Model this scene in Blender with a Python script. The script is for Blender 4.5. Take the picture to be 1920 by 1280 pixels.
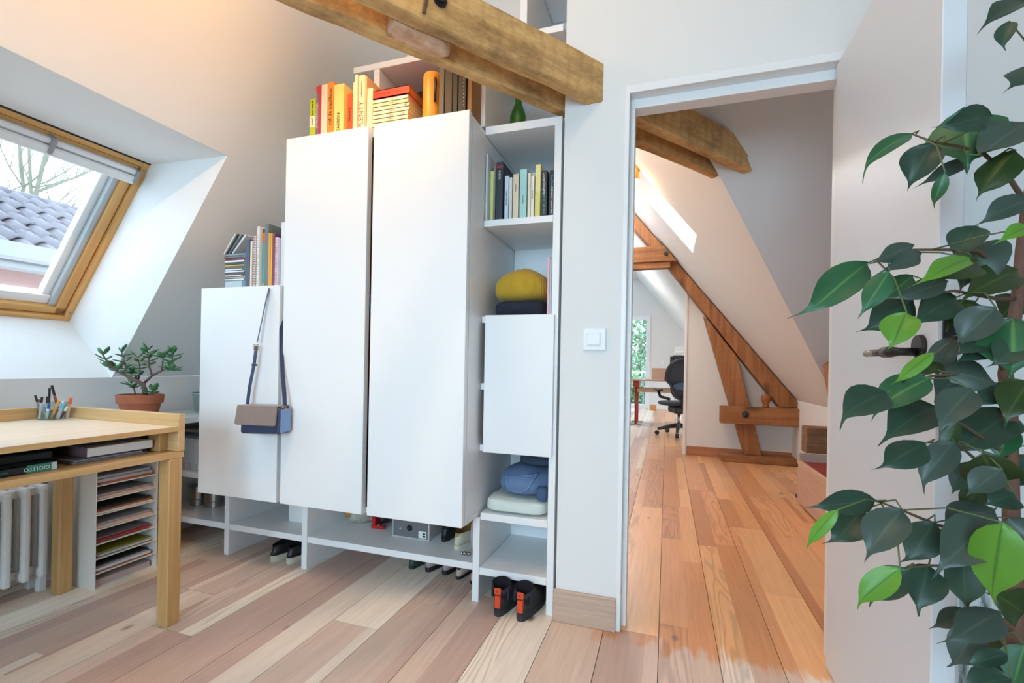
import bpy, bmesh, math, random
from mathutils import Vector, Matrix, noise
for o in list(bpy.data.objects): bpy.data.objects.remove(o)
R = random.Random(7)
scn = bpy.context.scene
COL = scn.collection
def lin(c):
    c /= 255.0
    return c/12.92 if c <= .04045 else ((c+.055)/1.055)**2.4
def S(r, g, b): return (lin(r), lin(g), lin(b), 1.0)

# ---------------------------------------------------------------- camera
PSI = math.atan(290/885); ROLL = math.atan(.019)
cam = bpy.data.cameras.new('camera'); camo = bpy.data.objects.new('camera', cam); COL.objects.link(camo)
cam.sensor_width = 36; cam.lens = 885/1920*36; cam.shift_y = 44.5/1920
cam.clip_start = .02; cam.clip_end = 200
camo.matrix_world = Matrix.Translation((0, 0, 1)) @ Matrix.Rotation(PSI, 4, 'Z') @ Matrix.Rotation(math.pi/2, 4, 'X') @ Matrix.Rotation(ROLL, 4, 'Z')
scn.camera = camo
# ---------------------------------------------------------------- world, lights, exposure
w = bpy.data.worlds.new('overcast'); scn.world = w; w.use_nodes = True
bg = w.node_tree.nodes['Background']; bg.inputs[0].default_value = (.60, .80, 1, 1); bg.inputs[1].default_value = 5.4
vs = scn.view_settings; vs.view_transform = 'Standard'; vs.look = 'None'; vs.exposure = 0.0; vs.gamma = 1; vs.use_curve_mapping = False
def area(name, loc, target, sx, sy, power, col):
    l = bpy.data.lights.new(name, 'AREA'); l.shape = 'RECTANGLE'; l.size = sx; l.size_y = sy; l.energy = power; l.color = col
    o = bpy.data.objects.new(name, l); COL.objects.link(o); o.location = loc
    o.rotation_euler = (Vector(target)-Vector(loc)).to_track_quat('-Z', 'Y').to_euler(); return o
def spot(name, loc, target, power, col, angle, blend=.5, rad=.03):
    l = bpy.data.lights.new(name, 'SPOT'); l.energy = power; l.color = col; l.spot_size = math.radians(angle); l.spot_blend = blend; l.shadow_soft_size = rad
    o = bpy.data.objects.new(name, l); COL.objects.link(o); o.location = loc
    o.rotation_euler = (Vector(target)-Vector(loc)).to_track_quat('-Z', 'Y').to_euler(); return o
def point(name, loc, power, col, rad=.05):
    l = bpy.data.lights.new(name, 'POINT'); l.energy = power; l.color = col; l.shadow_soft_size = rad
    o = bpy.data.objects.new(name, l); COL.objects.link(o); o.location = loc; return o
DAY = (.50, .80, 1.0); WARM = (1.0, .56, .18); WARM2 = (1.0, .60, .26)
area('daylight_rear_window', (-.4, -2.3, 1.38), (-.9, 2.0, .5), 2.0, 1.4, 30, DAY).data.spread = math.radians(116)
spot('spot_wardrobe', (-1.14, 1.38, 2.44), (-1.20, 1.70, 1.62), 17, (1, .64, .32), 112, 1.0)
point('track_lamp', (-1.05, 1.30, 2.30), 3, WARM, .05)
spot('spot_slope', (-.75, .55, 2.45), (-1.86, .98, 2.06), 60, (1, .54, .24), 84, .9)
point('ceiling_lamp', (-.45, .55, 2.85), 14, (1, .66, .36), .12)
spot('ceiling_spot_floor', (-.95, .75, 3.0), (-1.15, .75, 0), 65, (1, .70, .42), 75, .7, .05)
area('office_fill', (-.5, 9.0, 3.1), (-.3, 9.0, 0), 1.2, 1.6, 96, (.95, .98, 1))  # added panel under the ceiling to brighten the office; no roof window here
point('spot_bulb_back', (-.27, 4.0, 2.48), 3, WARM2, .03)
spot('back_ceiling_lamp', (-.45, 3.0, 2.85), (.25, 4.6, .8), 60, WARM2, 140, .6, .08)
point('back_room_fill', (-.6, 5.0, 2.9), 27, (.92, .95, 1), .08)  # added fill in a daylight tone; no real lamp hangs here
point('valley_slope_fill', (-.5, 2.75, 2.75), 16, (1, .52, .24), .06)  # added warm fill that browns the valley slope; no fitting behind it
area('daylight_back_skylight', (.60, 4.3, 2.62), (-.4, 4.3, 1.6), .9, .55, 14, (.85, .95, 1))

# ---------------------------------------------------------------- materials
MATS = {}
def _new(name):
    m = bpy.data.materials.new(name); m.use_nodes = True
    return m, m.node_tree, m.node_tree.nodes['Principled BSDF']
def mat(name, col, rough=.5, metal=0, var=0, nscale=8, bump=0, bscale=60, spec=.5, emit=None, trans=0, sheen=0):
    if name in MATS: return MATS[name]
    m, t, p = _new(name)
    p.inputs['Base Color'].default_value = col; p.inputs['Roughness'].default_value = rough
    p.inputs['Metallic'].default_value = metal; p.inputs['Specular IOR Level'].default_value = spec
    if trans: p.inputs['Transmission Weight'].default_value = trans
    if sheen: p.inputs['Sheen Weight'].default_value = sheen
    if emit: p.inputs['Emission Color'].default_value = col; p.inputs['Emission Strength'].default_value = emit
    tc = t.nodes.new('ShaderNodeTexCoord')
    if var:
        n = t.nodes.new('ShaderNodeTexNoise'); n.inputs['Scale'].default_value = nscale; n.inputs['Detail'].default_value = 4
        t.links.new(tc.outputs['Object'], n.inputs['Vector'])
        mr = t.nodes.new('ShaderNodeMapRange'); mr.inputs['To Min'].default_value = 1-var; mr.inputs['To Max'].default_value = 1+var
        t.links.new(n.outputs['Fac'], mr.inputs['Value'])
        mx = t.nodes.new('ShaderNodeMix'); mx.data_type = 'RGBA'; mx.blend_type = 'MULTIPLY'; mx.inputs[0].default_value = 1
        mx.inputs[6].default_value = col; t.links.new(mr.outputs[0], mx.inputs[7]); t.links.new(mx.outputs[2], p.inputs['Base Color'])
    if bump:
        n2 = t.nodes.new('ShaderNodeTexNoise'); n2.inputs['Scale'].default_value = bscale; n2.inputs['Detail'].default_value = 3
        t.links.new(tc.outputs['Object'], n2.inputs['Vector'])
        b = t.nodes.new('ShaderNodeBump'); b.inputs['Strength'].default_value = bump; b.inputs['Distance'].default_value = .01
        t.links.new(n2.outputs['Fac'], b.inputs['Height']); t.links.new(b.outputs[0], p.inputs['Normal'])
    MATS[name] = m; return m
def ramp(t, stops):
    r = t.nodes.new('ShaderNodeValToRGB'); e = r.color_ramp.elements
    e[0].position, e[0].color = stops[0]; e[1].position, e[1].color = stops[-1]
    for pos, c in stops[1:-1]:
        x = e.new(pos); x.color = c
    return r
def wood(name, light, dark, axis='X', grain=30, stretch=.06, rough=.55, dirt=0, knots=0, bump=.15, ring=0):
    if name in MATS: return MATS[name]
    m, t, p = _new(name); L = t.links.new
    tc = t.nodes.new('ShaderNodeTexCoord'); oi = t.nodes.new('ShaderNodeObjectInfo')
    va = t.nodes.new('ShaderNodeVectorMath'); va.operation = 'ADD'
    sc = t.nodes.new('ShaderNodeVectorMath'); sc.operation = 'SCALE'; sc.inputs[3].default_value = 37
    L(oi.outputs['Random'], sc.inputs[0]); L(tc.outputs['Object'], va.inputs[0]); L(sc.outputs[0], va.inputs[1])
    mp = t.nodes.new('ShaderNodeMapping'); s = [1, 1, 1]; s['XYZ'.index(axis)] = stretch; mp.inputs['Scale'].default_value = s
    L(va.outputs[0], mp.inputs[0])
    n = t.nodes.new('ShaderNodeTexNoise'); n.inputs['Scale'].default_value = grain; n.inputs['Detail'].default_value = 6; n.inputs['Roughness'].default_value = .65; n.inputs['Distortion'].default_value = .6
    L(mp.outputs[0], n.inputs['Vector'])
    r = ramp(t, [(.3, dark), (.7, light)]); L(n.outputs['Fac'], r.inputs[0]); out = r.outputs[0]
    def mul(fac_socket, col):
        nonlocal out
        mx = t.nodes.new('ShaderNodeMix'); mx.data_type = 'RGBA'; L(fac_socket, mx.inputs[0]); L(out, mx.inputs[6]); mx.inputs[7].default_value = col; out = mx.outputs[2]
    if dirt:
        d = t.nodes.new('ShaderNodeTexNoise'); d.inputs['Scale'].default_value = 7; d.inputs['Detail'].default_value = 8; d.inputs['Roughness'].default_value = .75
        mp2 = t.nodes.new('ShaderNodeMapping'); s2 = [1, 1, 1]; s2['XYZ'.index(axis)] = .45; mp2.inputs['Scale'].default_value = s2
        L(va.outputs[0], mp2.inputs[0]); L(mp2.outputs[0], d.inputs['Vector'])
        dr = ramp(t, [(.46, (0, 0, 0, 1)), (.74, (dirt, dirt, dirt, 1))]); L(d.outputs['Fac'], dr.inputs[0])
        mul(dr.outputs[0], tuple(c*.22 for c in dark[:3])+(1,))
        # transverse saw marks
        wv = t.nodes.new('ShaderNodeTexWave'); wv.bands_direction = axis; wv.inputs['Scale'].default_value = 5.2; wv.inputs['Distortion'].default_value = 3; wv.inputs['Detail'].default_value = 5; wv.inputs['Detail Scale'].default_value = 2.5
        L(va.outputs[0], wv.inputs['Vector'])
        wr = ramp(t, [(.6, (0, 0, 0, 1)), (1, (.16*dirt,)*3+(1,))]); L(wv.outputs['Fac'], wr.inputs[0]); mul(wr.outputs[0], tuple(c*.4 for c in dark[:3])+(1,))
    if knots:
        v = t.nodes.new('ShaderNodeTexVoronoi'); v.inputs['Scale'].default_value = knots
        mp3 = t.nodes.new('ShaderNodeMapping'); s3 = [1, 1, 1]; s3['XYZ'.index(axis)] = .55; mp3.inputs['Scale'].default_value = s3
        L(va.outputs[0], mp3.inputs[0]); L(mp3.outputs[0], v.inputs['Vector'])
        kr = ramp(t, [(.05, (.85,)*3+(1,)), (.14, (0, 0, 0, 1))]); L(v.outputs['Distance'], kr.inputs[0]); mul(kr.outputs[0], tuple(c*.3 for c in dark[:3])+(1,))
    L(out, p.inputs['Base Color']); p.inputs['Roughness'].default_value = rough
    b = t.nodes.new('ShaderNodeBump'); b.inputs['Strength'].default_value = bump; b.inputs['Distance'].default_value = .004
    L(n.outputs['Fac'], b.inputs['Height']); L(b.outputs[0], p.inputs['Normal'])
    MATS[name] = m; return m
def plank_mat():
    m, t, p = _new('plank_boards'); L = t.links.new
    at = t.nodes.new('ShaderNodeAttribute'); at.attribute_name = 'tone'
    tc = t.nodes.new('ShaderNodeTexCoord'); oi = t.nodes.new('ShaderNodeObjectInfo'); ge = t.nodes.new('ShaderNodeNewGeometry')
    sc = t.nodes.new('ShaderNodeVectorMath'); sc.operation = 'SCALE'; sc.inputs[3].default_value = 53; L(oi.outputs['Random'], sc.inputs[0])
    va = t.nodes.new('ShaderNodeVectorMath'); va.operation = 'ADD'; L(tc.outputs['Object'], va.inputs[0]); L(sc.outputs[0], va.inputs[1])
    mp = t.nodes.new('ShaderNodeMapping'); mp.inputs['Scale'].default_value = (1, .045, 1); L(va.outputs[0], mp.inputs[0])
    n = t.nodes.new('ShaderNodeTexNoise'); n.inputs['Scale'].default_value = 75; n.inputs['Detail'].default_value = 6; n.inputs['Roughness'].default_value = .6; L(mp.outputs[0], n.inputs['Vector'])
    mr = t.nodes.new('ShaderNodeMapRange'); mr.inputs[1].default_value = .25; mr.inputs[2].default_value = .75; mr.inputs[3].default_value = .90; mr.inputs[4].default_value = 1.12; L(n.outputs['Fac'], mr.inputs[0])
    # cathedral figure: distorted bands following the tone's alpha
    mpw = t.nodes.new('ShaderNodeMapping'); mpw.inputs['Scale'].default_value = (1, .12, 1); L(va.outputs[0], mpw.inputs[0])
    nw = t.nodes.new('ShaderNodeTexNoise'); nw.inputs['Scale'].default_value = 6; nw.inputs['Detail'].default_value = 2.5; L(mpw.outputs[0], nw.inputs['Vector'])
    mm = t.nodes.new('ShaderNodeMath'); mm.operation = 'MULTIPLY'; mm.inputs[1].default_value = 95; L(nw.outputs['Fac'], mm.inputs[0])
    sn = t.nodes.new('ShaderNodeMath'); sn.operation = 'SINE'; L(mm.outputs[0], sn.inputs[0])
    m2 = t.nodes.new('ShaderNodeMapRange'); m2.inputs[1].default_value = .1; m2.inputs[2].default_value = 1; m2.inputs[3].default_value = 1.04; m2.inputs[4].default_value = .80; L(sn.outputs[0], m2.inputs[0])
    fm = t.nodes.new('ShaderNodeMix'); fm.data_type = 'FLOAT'; fm.inputs[2].default_value = 1; L(at.outputs['Alpha'], fm.inputs[0]); L(m2.outputs[0], fm.inputs[3])
    mu = t.nodes.new('ShaderNodeMath'); mu.operation = 'MULTIPLY'; L(mr.outputs[0], mu.inputs[0]); L(fm.outputs[0], mu.inputs[1])
    c1 = t.nodes.new('ShaderNodeMix'); c1.data_type = 'RGBA'; c1.blend_type = 'MULTIPLY'; c1.inputs[0].default_value = 1; L(at.outputs['Color'], c1.inputs[6]); L(mu.outputs[0], c1.inputs[7])
    # oiled finish on the far side of the threshold, with its brushed edge
    sp = t.nodes.new('ShaderNodeSeparateXYZ'); L(ge.outputs['Position'], sp.inputs[0])
    ne = t.nodes.new('ShaderNodeTexNoise'); ne.inputs['Scale'].default_value = 9; ne.inputs['Detail'].default_value = 5
    mpe = t.nodes.new('ShaderNodeMapping'); mpe.inputs['Scale'].default_value = (2.2, .5, 1); L(ge.outputs['Position'], mpe.inputs[0]); L(mpe.outputs[0], ne.inputs['Vector'])
    ma = t.nodes.new('ShaderNodeMath'); ma.operation = 'MULTIPLY_ADD'; ma.inputs[1].default_value = .35; L(ne.outputs['Fac'], ma.inputs[0]); L(sp.outputs['Y'], ma.inputs[2])
    me0 = t.nodes.new('ShaderNodeMapRange'); me0.inputs[1].default_value = 1.93; me0.inputs[2].default_value = 1.98; L(ma.outputs[0], me0.inputs[0])
    mx_ = t.nodes.new('ShaderNodeMapRange'); mx_.inputs[1].default_value = -.30; mx_.inputs[2].default_value = -.17; L(sp.outputs['X'], mx_.inputs[0])
    me = t.nodes.new('ShaderNodeMath'); me.operation = 'MULTIPLY'; L(me0.outputs[0], me.inputs[0]); L(mx_.outputs[0], me.inputs[1])
    c2 = t.nodes.new('ShaderNodeMix'); c2.data_type = 'RGBA'; c2.blend_type = 'MULTIPLY'; c2.inputs[7].default_value = (.98, .63, .36, 1); L(me.outputs[0], c2.inputs[0]); L(c1.outputs[2], c2.inputs[6])
    # knots
    v = t.nodes.new('ShaderNodeTexVoronoi'); v.inputs['Scale'].default_value = 3.4; mk = t.nodes.new('ShaderNodeMapping'); mk.inputs['Scale'].default_value = (1.3, .75, 1); L(va.outputs[0], mk.inputs[0]); L(mk.outputs[0], v.inputs['Vector'])
    kr = ramp(t, [(.03, (.9, .9, .9, 1)), (.085, (0, 0, 0, 1))]); L(v.outputs['Distance'], kr.inputs[0])
    c3 = t.nodes.new('ShaderNodeMix'); c3.data_type = 'RGBA'; L(kr.outputs[0], c3.inputs[0]); L(c2.outputs[2], c3.inputs[6]); c3.inputs[7].default_value = S(88, 62, 58)
    L(c3.outputs[2], p.inputs['Base Color'])
    rr = t.nodes.new('ShaderNodeMapRange'); rr.inputs[3].default_value = .48; rr.inputs[4].default_value = .30; L(me.outputs[0], rr.inputs[0]); L(rr.outputs[0], p.inputs['Roughness'])
    b = t.nodes.new('ShaderNodeBump'); b.inputs['Strength'].default_value = .08; b.inputs['Distance'].default_value = .003; L(n.outputs['Fac'], b.inputs['Height']); L(b.outputs[0], p.inputs['Normal'])
    return m
def pane_mat(name, tint=(1, 1, 1, 1)):
    m = bpy.data.materials.new(name); m.use_nodes = True; t = m.node_tree; t.nodes.clear(); L = t.links.new
    o = t.nodes.new('ShaderNodeOutputMaterial'); a = t.nodes.new('ShaderNodeBsdfTransparent'); a.inputs[0].default_value = tint
    g = t.nodes.new('ShaderNodeBsdfGlossy'); g.inputs['Roughness'].default_value = .02; lw = t.nodes.new('ShaderNodeLayerWeight'); lw.inputs[0].default_value = .25; f = t.nodes.new('ShaderNodeMapRange'); f.inputs[3].default_value = .03; f.inputs[4].default_value = .45; L(lw.outputs['Facing'], f.inputs[0])
    x = t.nodes.new('ShaderNodeMixShader'); L(f.outputs[0], x.inputs[0]); L(a.outputs[0], x.inputs[1]); L(g.outputs[0], x.inputs[2]); L(x.outputs[0], o.inputs[0]); return m
DOORP = mat('door_paint', (.73, .75, .78, 1), .42, var=.01, nscale=2)
PAINT = mat('wall_paint', (.775, .775, .76, 1), .85, var=.015, nscale=3, bump=.04, bscale=180)
LACQ = mat('white_lacquer', (.85, .85, .85, 1), .38, var=.01, nscale=2)
TRIMW = mat('white_trim_paint', (.82, .83, .83, 1), .4, var=.01)
PINE = wood('window_pine', S(222, 172, 105), S(196, 138, 70), 'Z', 26, .05, .45, bump=.05)
PINEY = wood('window_pine_rail', S(222, 172, 105), S(196, 138, 70), 'Y', 26, .05, .45, bump=.05)
OAK = wood('desk_oak', S(214, 176, 122), S(190, 148, 96), 'Y', 42, .05, .45, bump=.05)
OAKX = wood('desk_oak_side', S(214, 180, 130), S(192, 152, 102), 'X', 42, .05, .45, bump=.05)
OAKZ = wood('desk_oak_leg', S(206, 164, 108), S(180, 136, 82), 'Z', 42, .05, .45, bump=.05)
MAPLE = wood('desk_top_maple', S(230, 217, 196), S(216, 199, 172), 'Y', 34, .05, .4, bump=.04)
BEAM = wood('old_beam_wood', S(230, 186, 122), S(194, 144, 84), 'X', 22, .05, .75, dirt=.95, knots=1.6, bump=.5)
BEAMZ = wood('old_post_wood', S(178, 122, 74), S(134, 84, 46), 'Z', 22, .06, .7, dirt=.3, knots=2.2, bump=.4)
BEAMX = wood('old_tie_wood', S(178, 122, 74), S(134, 84, 46), 'X', 22, .06, .7, dirt=.5, knots=1.8, bump=.4)
ROUGHW = wood('torn_wood', S(226, 186, 154), S(190, 140, 104), 'X', 30, .3, .9, bump=.8)
BASEW = wood('baseboard_pale', S(206, 182, 164), S(176, 148, 130), 'X', 60, .04, .5, bump=.08)
BASEO = wood('baseboard_orange', S(196, 136, 92), S(150, 92, 58), 'X', 40, .05, .45, knots=1.5, bump=.08)
PLANKM = plank_mat()
GLASS = pane_mat('window_glass'); JARG = pane_mat('jar_glass', (.86, .93, .93, 1))
DARK = mat('dark_gap', S(40, 36, 34), .9, var=.1)
BLACK = mat('black_metal', S(26, 26, 28), .38, var=.1)
STEEL = mat('brushed_steel', S(170, 165, 160), .28, 1, var=.06, nscale=40)
GREYP = mat('grey_plastic', S(150, 152, 154), .5, var=.05)
PAPER = mat('book_pages', S(238, 228, 206), .9, var=.05, nscale=120)
WHITEP = mat('white_card', S(236, 234, 230), .7, var=.03)
INK = mat('print_black', S(40, 36, 36), .7, var=.05)
INKW = mat('print_white', S(236, 236, 236), .7, var=.03)
def cmat(r, g, b, rough=.55): return mat('colour_%d_%d_%d' % (r, g, b), S(r, g, b), rough, var=.04, nscale=20)

# ---------------------------------------------------------------- helpers
W = {}
def box(bm, x0, x1, y0, y1, z0, z1, bev=0, seg=1):
    vs = [bm.verts.new(v) for v in ((x0, y0, z0), (x1, y0, z0), (x1, y1, z0), (x0, y1, z0), (x0, y0, z1), (x1, y0, z1), (x1, y1, z1), (x0, y1, z1))]
    fs = [bm.faces.new([vs[i] for i in f]) for f in ((0, 3, 2, 1), (4, 5, 6, 7), (0, 1, 5, 4), (1, 2, 6, 5), (2, 3, 7, 6), (3, 0, 4, 7))]
    if bev:
        es = list({e for f in fs for e in f.edges})
        bmesh.ops.bevel(bm, geom=es, offset=bev, segments=seg, profile=.5, affect='EDGES')
def B(*a, **k):
    bm = bmesh.new(); box(bm, *a, **k); return bm
def boxes(*lst, bev=0):
    bm = bmesh.new()
    for a in lst: box(bm, *a, bev=bev)
    return bm
def prism(bm, poly, a, b, axis='Y', bev=0):
    """extrude a polygon; poly in the two other axes (XZ for Y, YZ for X, XY for Z)"""
    def P(p, t): return {'Y': (p[0], t, p[1]), 'X': (t, p[0], p[1]), 'Z': (p[0], p[1], t)}[axis]
    A = [bm.verts.new(P(p, a)) for p in poly]; Bv = [bm.verts.new(P(p, b)) for p in poly]; n = len(poly)
    fs = [bm.faces.new(A), bm.faces.new(Bv[::-1])] + [bm.faces.new((A[i], Bv[i], Bv[(i+1) % n], A[(i+1) % n])) for i in range(n)]
    bmesh.ops.recalc_face_normals(bm, faces=fs)
    if bev: bmesh.ops.bevel(bm, geom=list({e for f in fs for e in f.edges}), offset=bev, segments=1, affect='EDGES')
    return bm
def lathe(bm, prof, c, seg=24, axis='Z'):
    rings = []
    for r, h in prof:
        ring = []
        for i in range(seg):
            a = 2*math.pi*i/seg; x, y = r*math.cos(a), r*math.sin(a)
            v = {'Z': (x, y, h), 'Y': (x, h, y), 'X': (h, x, y)}[axis]
            ring.append(bm.verts.new((c[0]+v[0], c[1]+v[1], c[2]+v[2])))
        rings.append(ring)
    for a, b in zip(rings, rings[1:]):
        for i in range(seg): bm.faces.new((a[i], a[(i+1) % seg], b[(i+1) % seg], b[i]))
    bm.faces.new(rings[0][::-1]); bm.faces.new(rings[-1])
    bmesh.ops.recalc_face_normals(bm, faces=bm.faces)
    return bm
def tube(bm, pts, rad, seg=8, flat=None):
    """tube along points; rad number or list; flat=(w,t) gives a strap section"""
    pts = [Vector(p) for p in pts]; n = len(pts); rings = []; up0 = Vector((0, 0, 1))
    prev = None
    for i, p in enumerate(pts):
        d = (pts[min(i+1, n-1)]-pts[max(i-1, 0)]).normalized()
        ref = prev if prev is not None else (Vector((1, 0, 0)) if abs(d.z) > .8 else up0)
        u = (ref-d*ref.dot(d))
        if u.length < 1e-4: u = d.orthogonal()
        u.normalize(); prev = u; v = d.cross(u); r = rad[i] if isinstance(rad, (list, tuple)) else rad
        ring = []
        for k in range(seg):
            a = 2*math.pi*k/seg
            ring.append(bm.verts.new(p+u*r*math.cos(a)+v*r*math.sin(a)))
        rings.append(ring)
    fs = []
    for a, b in zip(rings, rings[1:]):
        for k in range(seg): fs.append(bm.faces.new((a[k], a[(k+1) % seg], b[(k+1) % seg], b[k])))
    fs.append(bm.faces.new(rings[0][::-1])); fs.append(bm.faces.new(rings[-1]))
    bmesh.ops.recalc_face_normals(bm, faces=fs); return bm
def strap(bm, pts, width, th):
    """flat band through points; each point (pos, width-direction)"""
    rings = []
    for i, (p, wd) in enumerate(pts):
        p = Vector(p); wd = Vector(wd).normalized()
        d = (Vector(pts[min(i+1, len(pts)-1)][0])-Vector(pts[max(i-1, 0)][0])).normalized(); nn = d.cross(wd).normalized()
        rings.append([bm.verts.new(p+wd*width/2*a+nn*th/2*b) for a, b in ((-1, -1), (1, -1), (1, 1), (-1, 1))])
    for a, b in zip(rings, rings[1:]):
        for k in range(4): bm.faces.new((a[k], a[(k+1) % 4], b[(k+1) % 4], b[k]))
    bm.faces.new(rings[0][::-1]); bm.faces.new(rings[-1]); bmesh.ops.recalc_face_normals(bm, faces=bm.faces); return bm
def blob(x0, x1, y0, y1, z0, z1, power=4, amp=.008, freq=14, nu=28, nv=16, sag=0, ribs=0):
    """rounded soft pile: superellipsoid with folds"""
    bm = bmesh.new(); c = Vector(((x0+x1)/2, (y0+y1)/2, (z0+z1)/2)); s = Vector(((x1-x0)/2, (y1-y0)/2, (z1-z0)/2)); e = 2/power
    def f(t): return math.copysign(abs(t)**e, t)
    rows = []
    for j in range(nv+1):
        ph = -math.pi/2+math.pi*j/nv; row = []
        for i in range(nu):
            th = 2*math.pi*i/nu
            p = Vector((s.x*f(math.cos(ph))*f(math.cos(th)), s.y*f(math.cos(ph))*f(math.sin(th)), s.z*f(math.sin(ph))))
            q = c+p; d = amp*noise.noise(q*freq)
            if ribs: d += .0022*math.sin(q.x*ribs)
            q += p.normalized()*d
            if sag: q.z += sag*math.sin((q.x-x0)/(x1-x0)*math.pi)*(q.z-z0)/(z1-z0)
            q.z = max(q.z, z0)
            row.append(bm.verts.new(q))
        rows.append(row)
    for a, b in zip(rows, rows[1:]):
        for i in range(nu): bm.faces.new((a[i], a[(i+1) % nu], b[(i+1) % nu], b[i]))
    bmesh.ops.remove_doubles(bm, verts=bm.verts, dist=1e-5); bmesh.ops.recalc_face_normals(bm, faces=bm.faces); return bm
def tag(o, label=None, cat=None, group=None, kind=None):
    if label: o['label'] = label
    if cat: o['category'] = cat
    if group: o['group'] = group
    if kind: o['kind'] = kind
    return o
def thing(name, label, cat, loc, group=None, rz=0, kind=None):
    o = bpy.data.objects.new(name, None); COL.objects.link(o); o.location = loc; o.rotation_euler = (0, 0, rz); o.empty_display_size = .05
    W[o.name] = Vector((0, 0, 0)) if rz else Vector(loc)
    return tag(o, label, cat, group, kind)
def ob(name, bm, m, par=None, label=None, cat=None, group=None, kind=None, smooth=False, local=False, mats=None):
    """one mesh object; vertices given in world metres (or in the rotated thing's own frame)"""
    me = bpy.data.meshes.new(name)
    if par is None and not local:
        xs = [v.co for v in bm.verts]; org = Vector(((min(v.x for v in xs)+max(v.x for v in xs))/2, (min(v.y for v in xs)+max(v.y for v in xs))/2, min(v.z for v in xs)))
    elif par is not None: org = W[par.name]
    else: org = Vector((0, 0, 0))
    bmesh.ops.translate(bm, verts=bm.verts, vec=-org); bm.to_mesh(me); bm.free()
    o = bpy.data.objects.new(name, me); COL.objects.link(o)
    if smooth:
        for p in me.polygons: p.use_smooth = True
    for mm in (mats or [m]): me.materials.append(mm)
    if par is not None: o.parent = par
    else: o.location = org
    W[o.name] = org
    return tag(o, label, cat, group, kind)
def text(body, loc, xd, yd, size, m, par, name='lettering', sx=1, align='CENTER'):
    c = bpy.data.curves.new(name, 'FONT'); c.body = body; c.size = size; c.extrude = .0002; c.align_x = align; c.align_y = 'CENTER'; c.space_character = 1.0
    c.resolution_u = 2; tmp = bpy.data.objects.new('tmp', c); me = bpy.data.meshes.new_from_object(tmp); bpy.data.objects.remove(tmp); me.materials.clear(); me.materials.append(m)
    o = bpy.data.objects.new(name, me); COL.objects.link(o)
    xd = Vector(xd).normalized(); yd = Vector(yd).normalized(); zd = xd.cross(yd)
    M = Matrix((xd*sx, yd, zd)).transposed().to_4x4(); M.translation = Vector(loc)-(W[par.name] if par else Vector((0, 0, 0)))
    o.matrix_local = M
    if par: o.parent = par
    o.matrix_local = M
    return o

# ================================================================= STRUCTURE
SLX = lambda z: -2.62+(z-1)*.72            # left roof slope
SRX = lambda z: .24+(2.02-z)*.803          # right roof slope (room behind the door)
KX = -2.69; ZK = .897; ZC = 3.2
def quads(lst):
    bm = bmesh.new()
    for q in lst: bm.faces.new([bm.verts.new(p) for p in q])
    return bm
# floor slab and boards
fl = ob('floor', B(-3.2, 3.2, -2.6, 12.4, -.10, -.021), DARK, kind='structure', label='wide plank floor of pale front room and orange oiled back room', cat='floor')
tones_f = [S(238, 223, 208), S(232, 213, 196), S(222, 197, 182), S(210, 182, 166), S(200, 169, 154), S(230, 208, 188), S(242, 226, 208), S(214, 187, 169)]
def plank(x, y0, y1):
    bm = bmesh.new(); lay = bm.loops.layers.float_color.new('tone'); g = .0012
    nl = R.choice([2, 2, 3]); cuts = sorted(R.uniform(.2, .8) for _ in range(nl-1)); cuts = [0]+cuts+[1]
    for a, b in zip(cuts, cuts[1:]):
        xa = x+g+(.2-2*g)*a; xb = x+g+(.2-2*g)*b; yy = y0+g; k = R.randrange(8)
        while yy < y1-g-1e-4:
            ye = min(y1-g, yy+R.uniform(.5, 1.7)); ye = y1-g if y1-g-ye < .25 else ye
            c = tones_f[R.choice([k, k, R.randrange(8)])]; v = R.uniform(.93, 1.05); al = 1.0 if R.random() < .22 else .12
            nf0 = len(bm.faces)
            z = [(xa, yy), (xb, yy), (xb, ye), (xa, ye)]
            top = [bm.verts.new((p[0], p[1], 0)) for p in z]; bot = [bm.verts.new((p[0], p[1], -.02)) for p in z]
            fs = [bm.faces.new(top)]+[bm.faces.new((top[i], bot[i], bot[(i+1) % 4], top[(i+1) % 4])) for i in range(4)]
            for f in fs:
                for l in f.loops: l[lay] = (c[0]*v, c[1]*v, c[2]*v, al)
            yy = ye
    bmesh.ops.recalc_face_normals(bm, faces=bm.faces)
    ob('plank', bm, PLANKM, fl)
for i in range(-16, 15):
    x = -.01+.2*i; y = -1.0-R.uniform(0, 1.5); lim = 2.30 if (x < -1.05 or x > 1.5) else 12.2
    if x < -3.0 or x > 1.6: continue
    while y < lim-.05:
        ye = min(lim, y+R.uniform(2.0, 3.6) if y < 5 else lim)
        if lim-ye < .4: ye = lim
        plank(x, y, ye); y = ye
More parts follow.
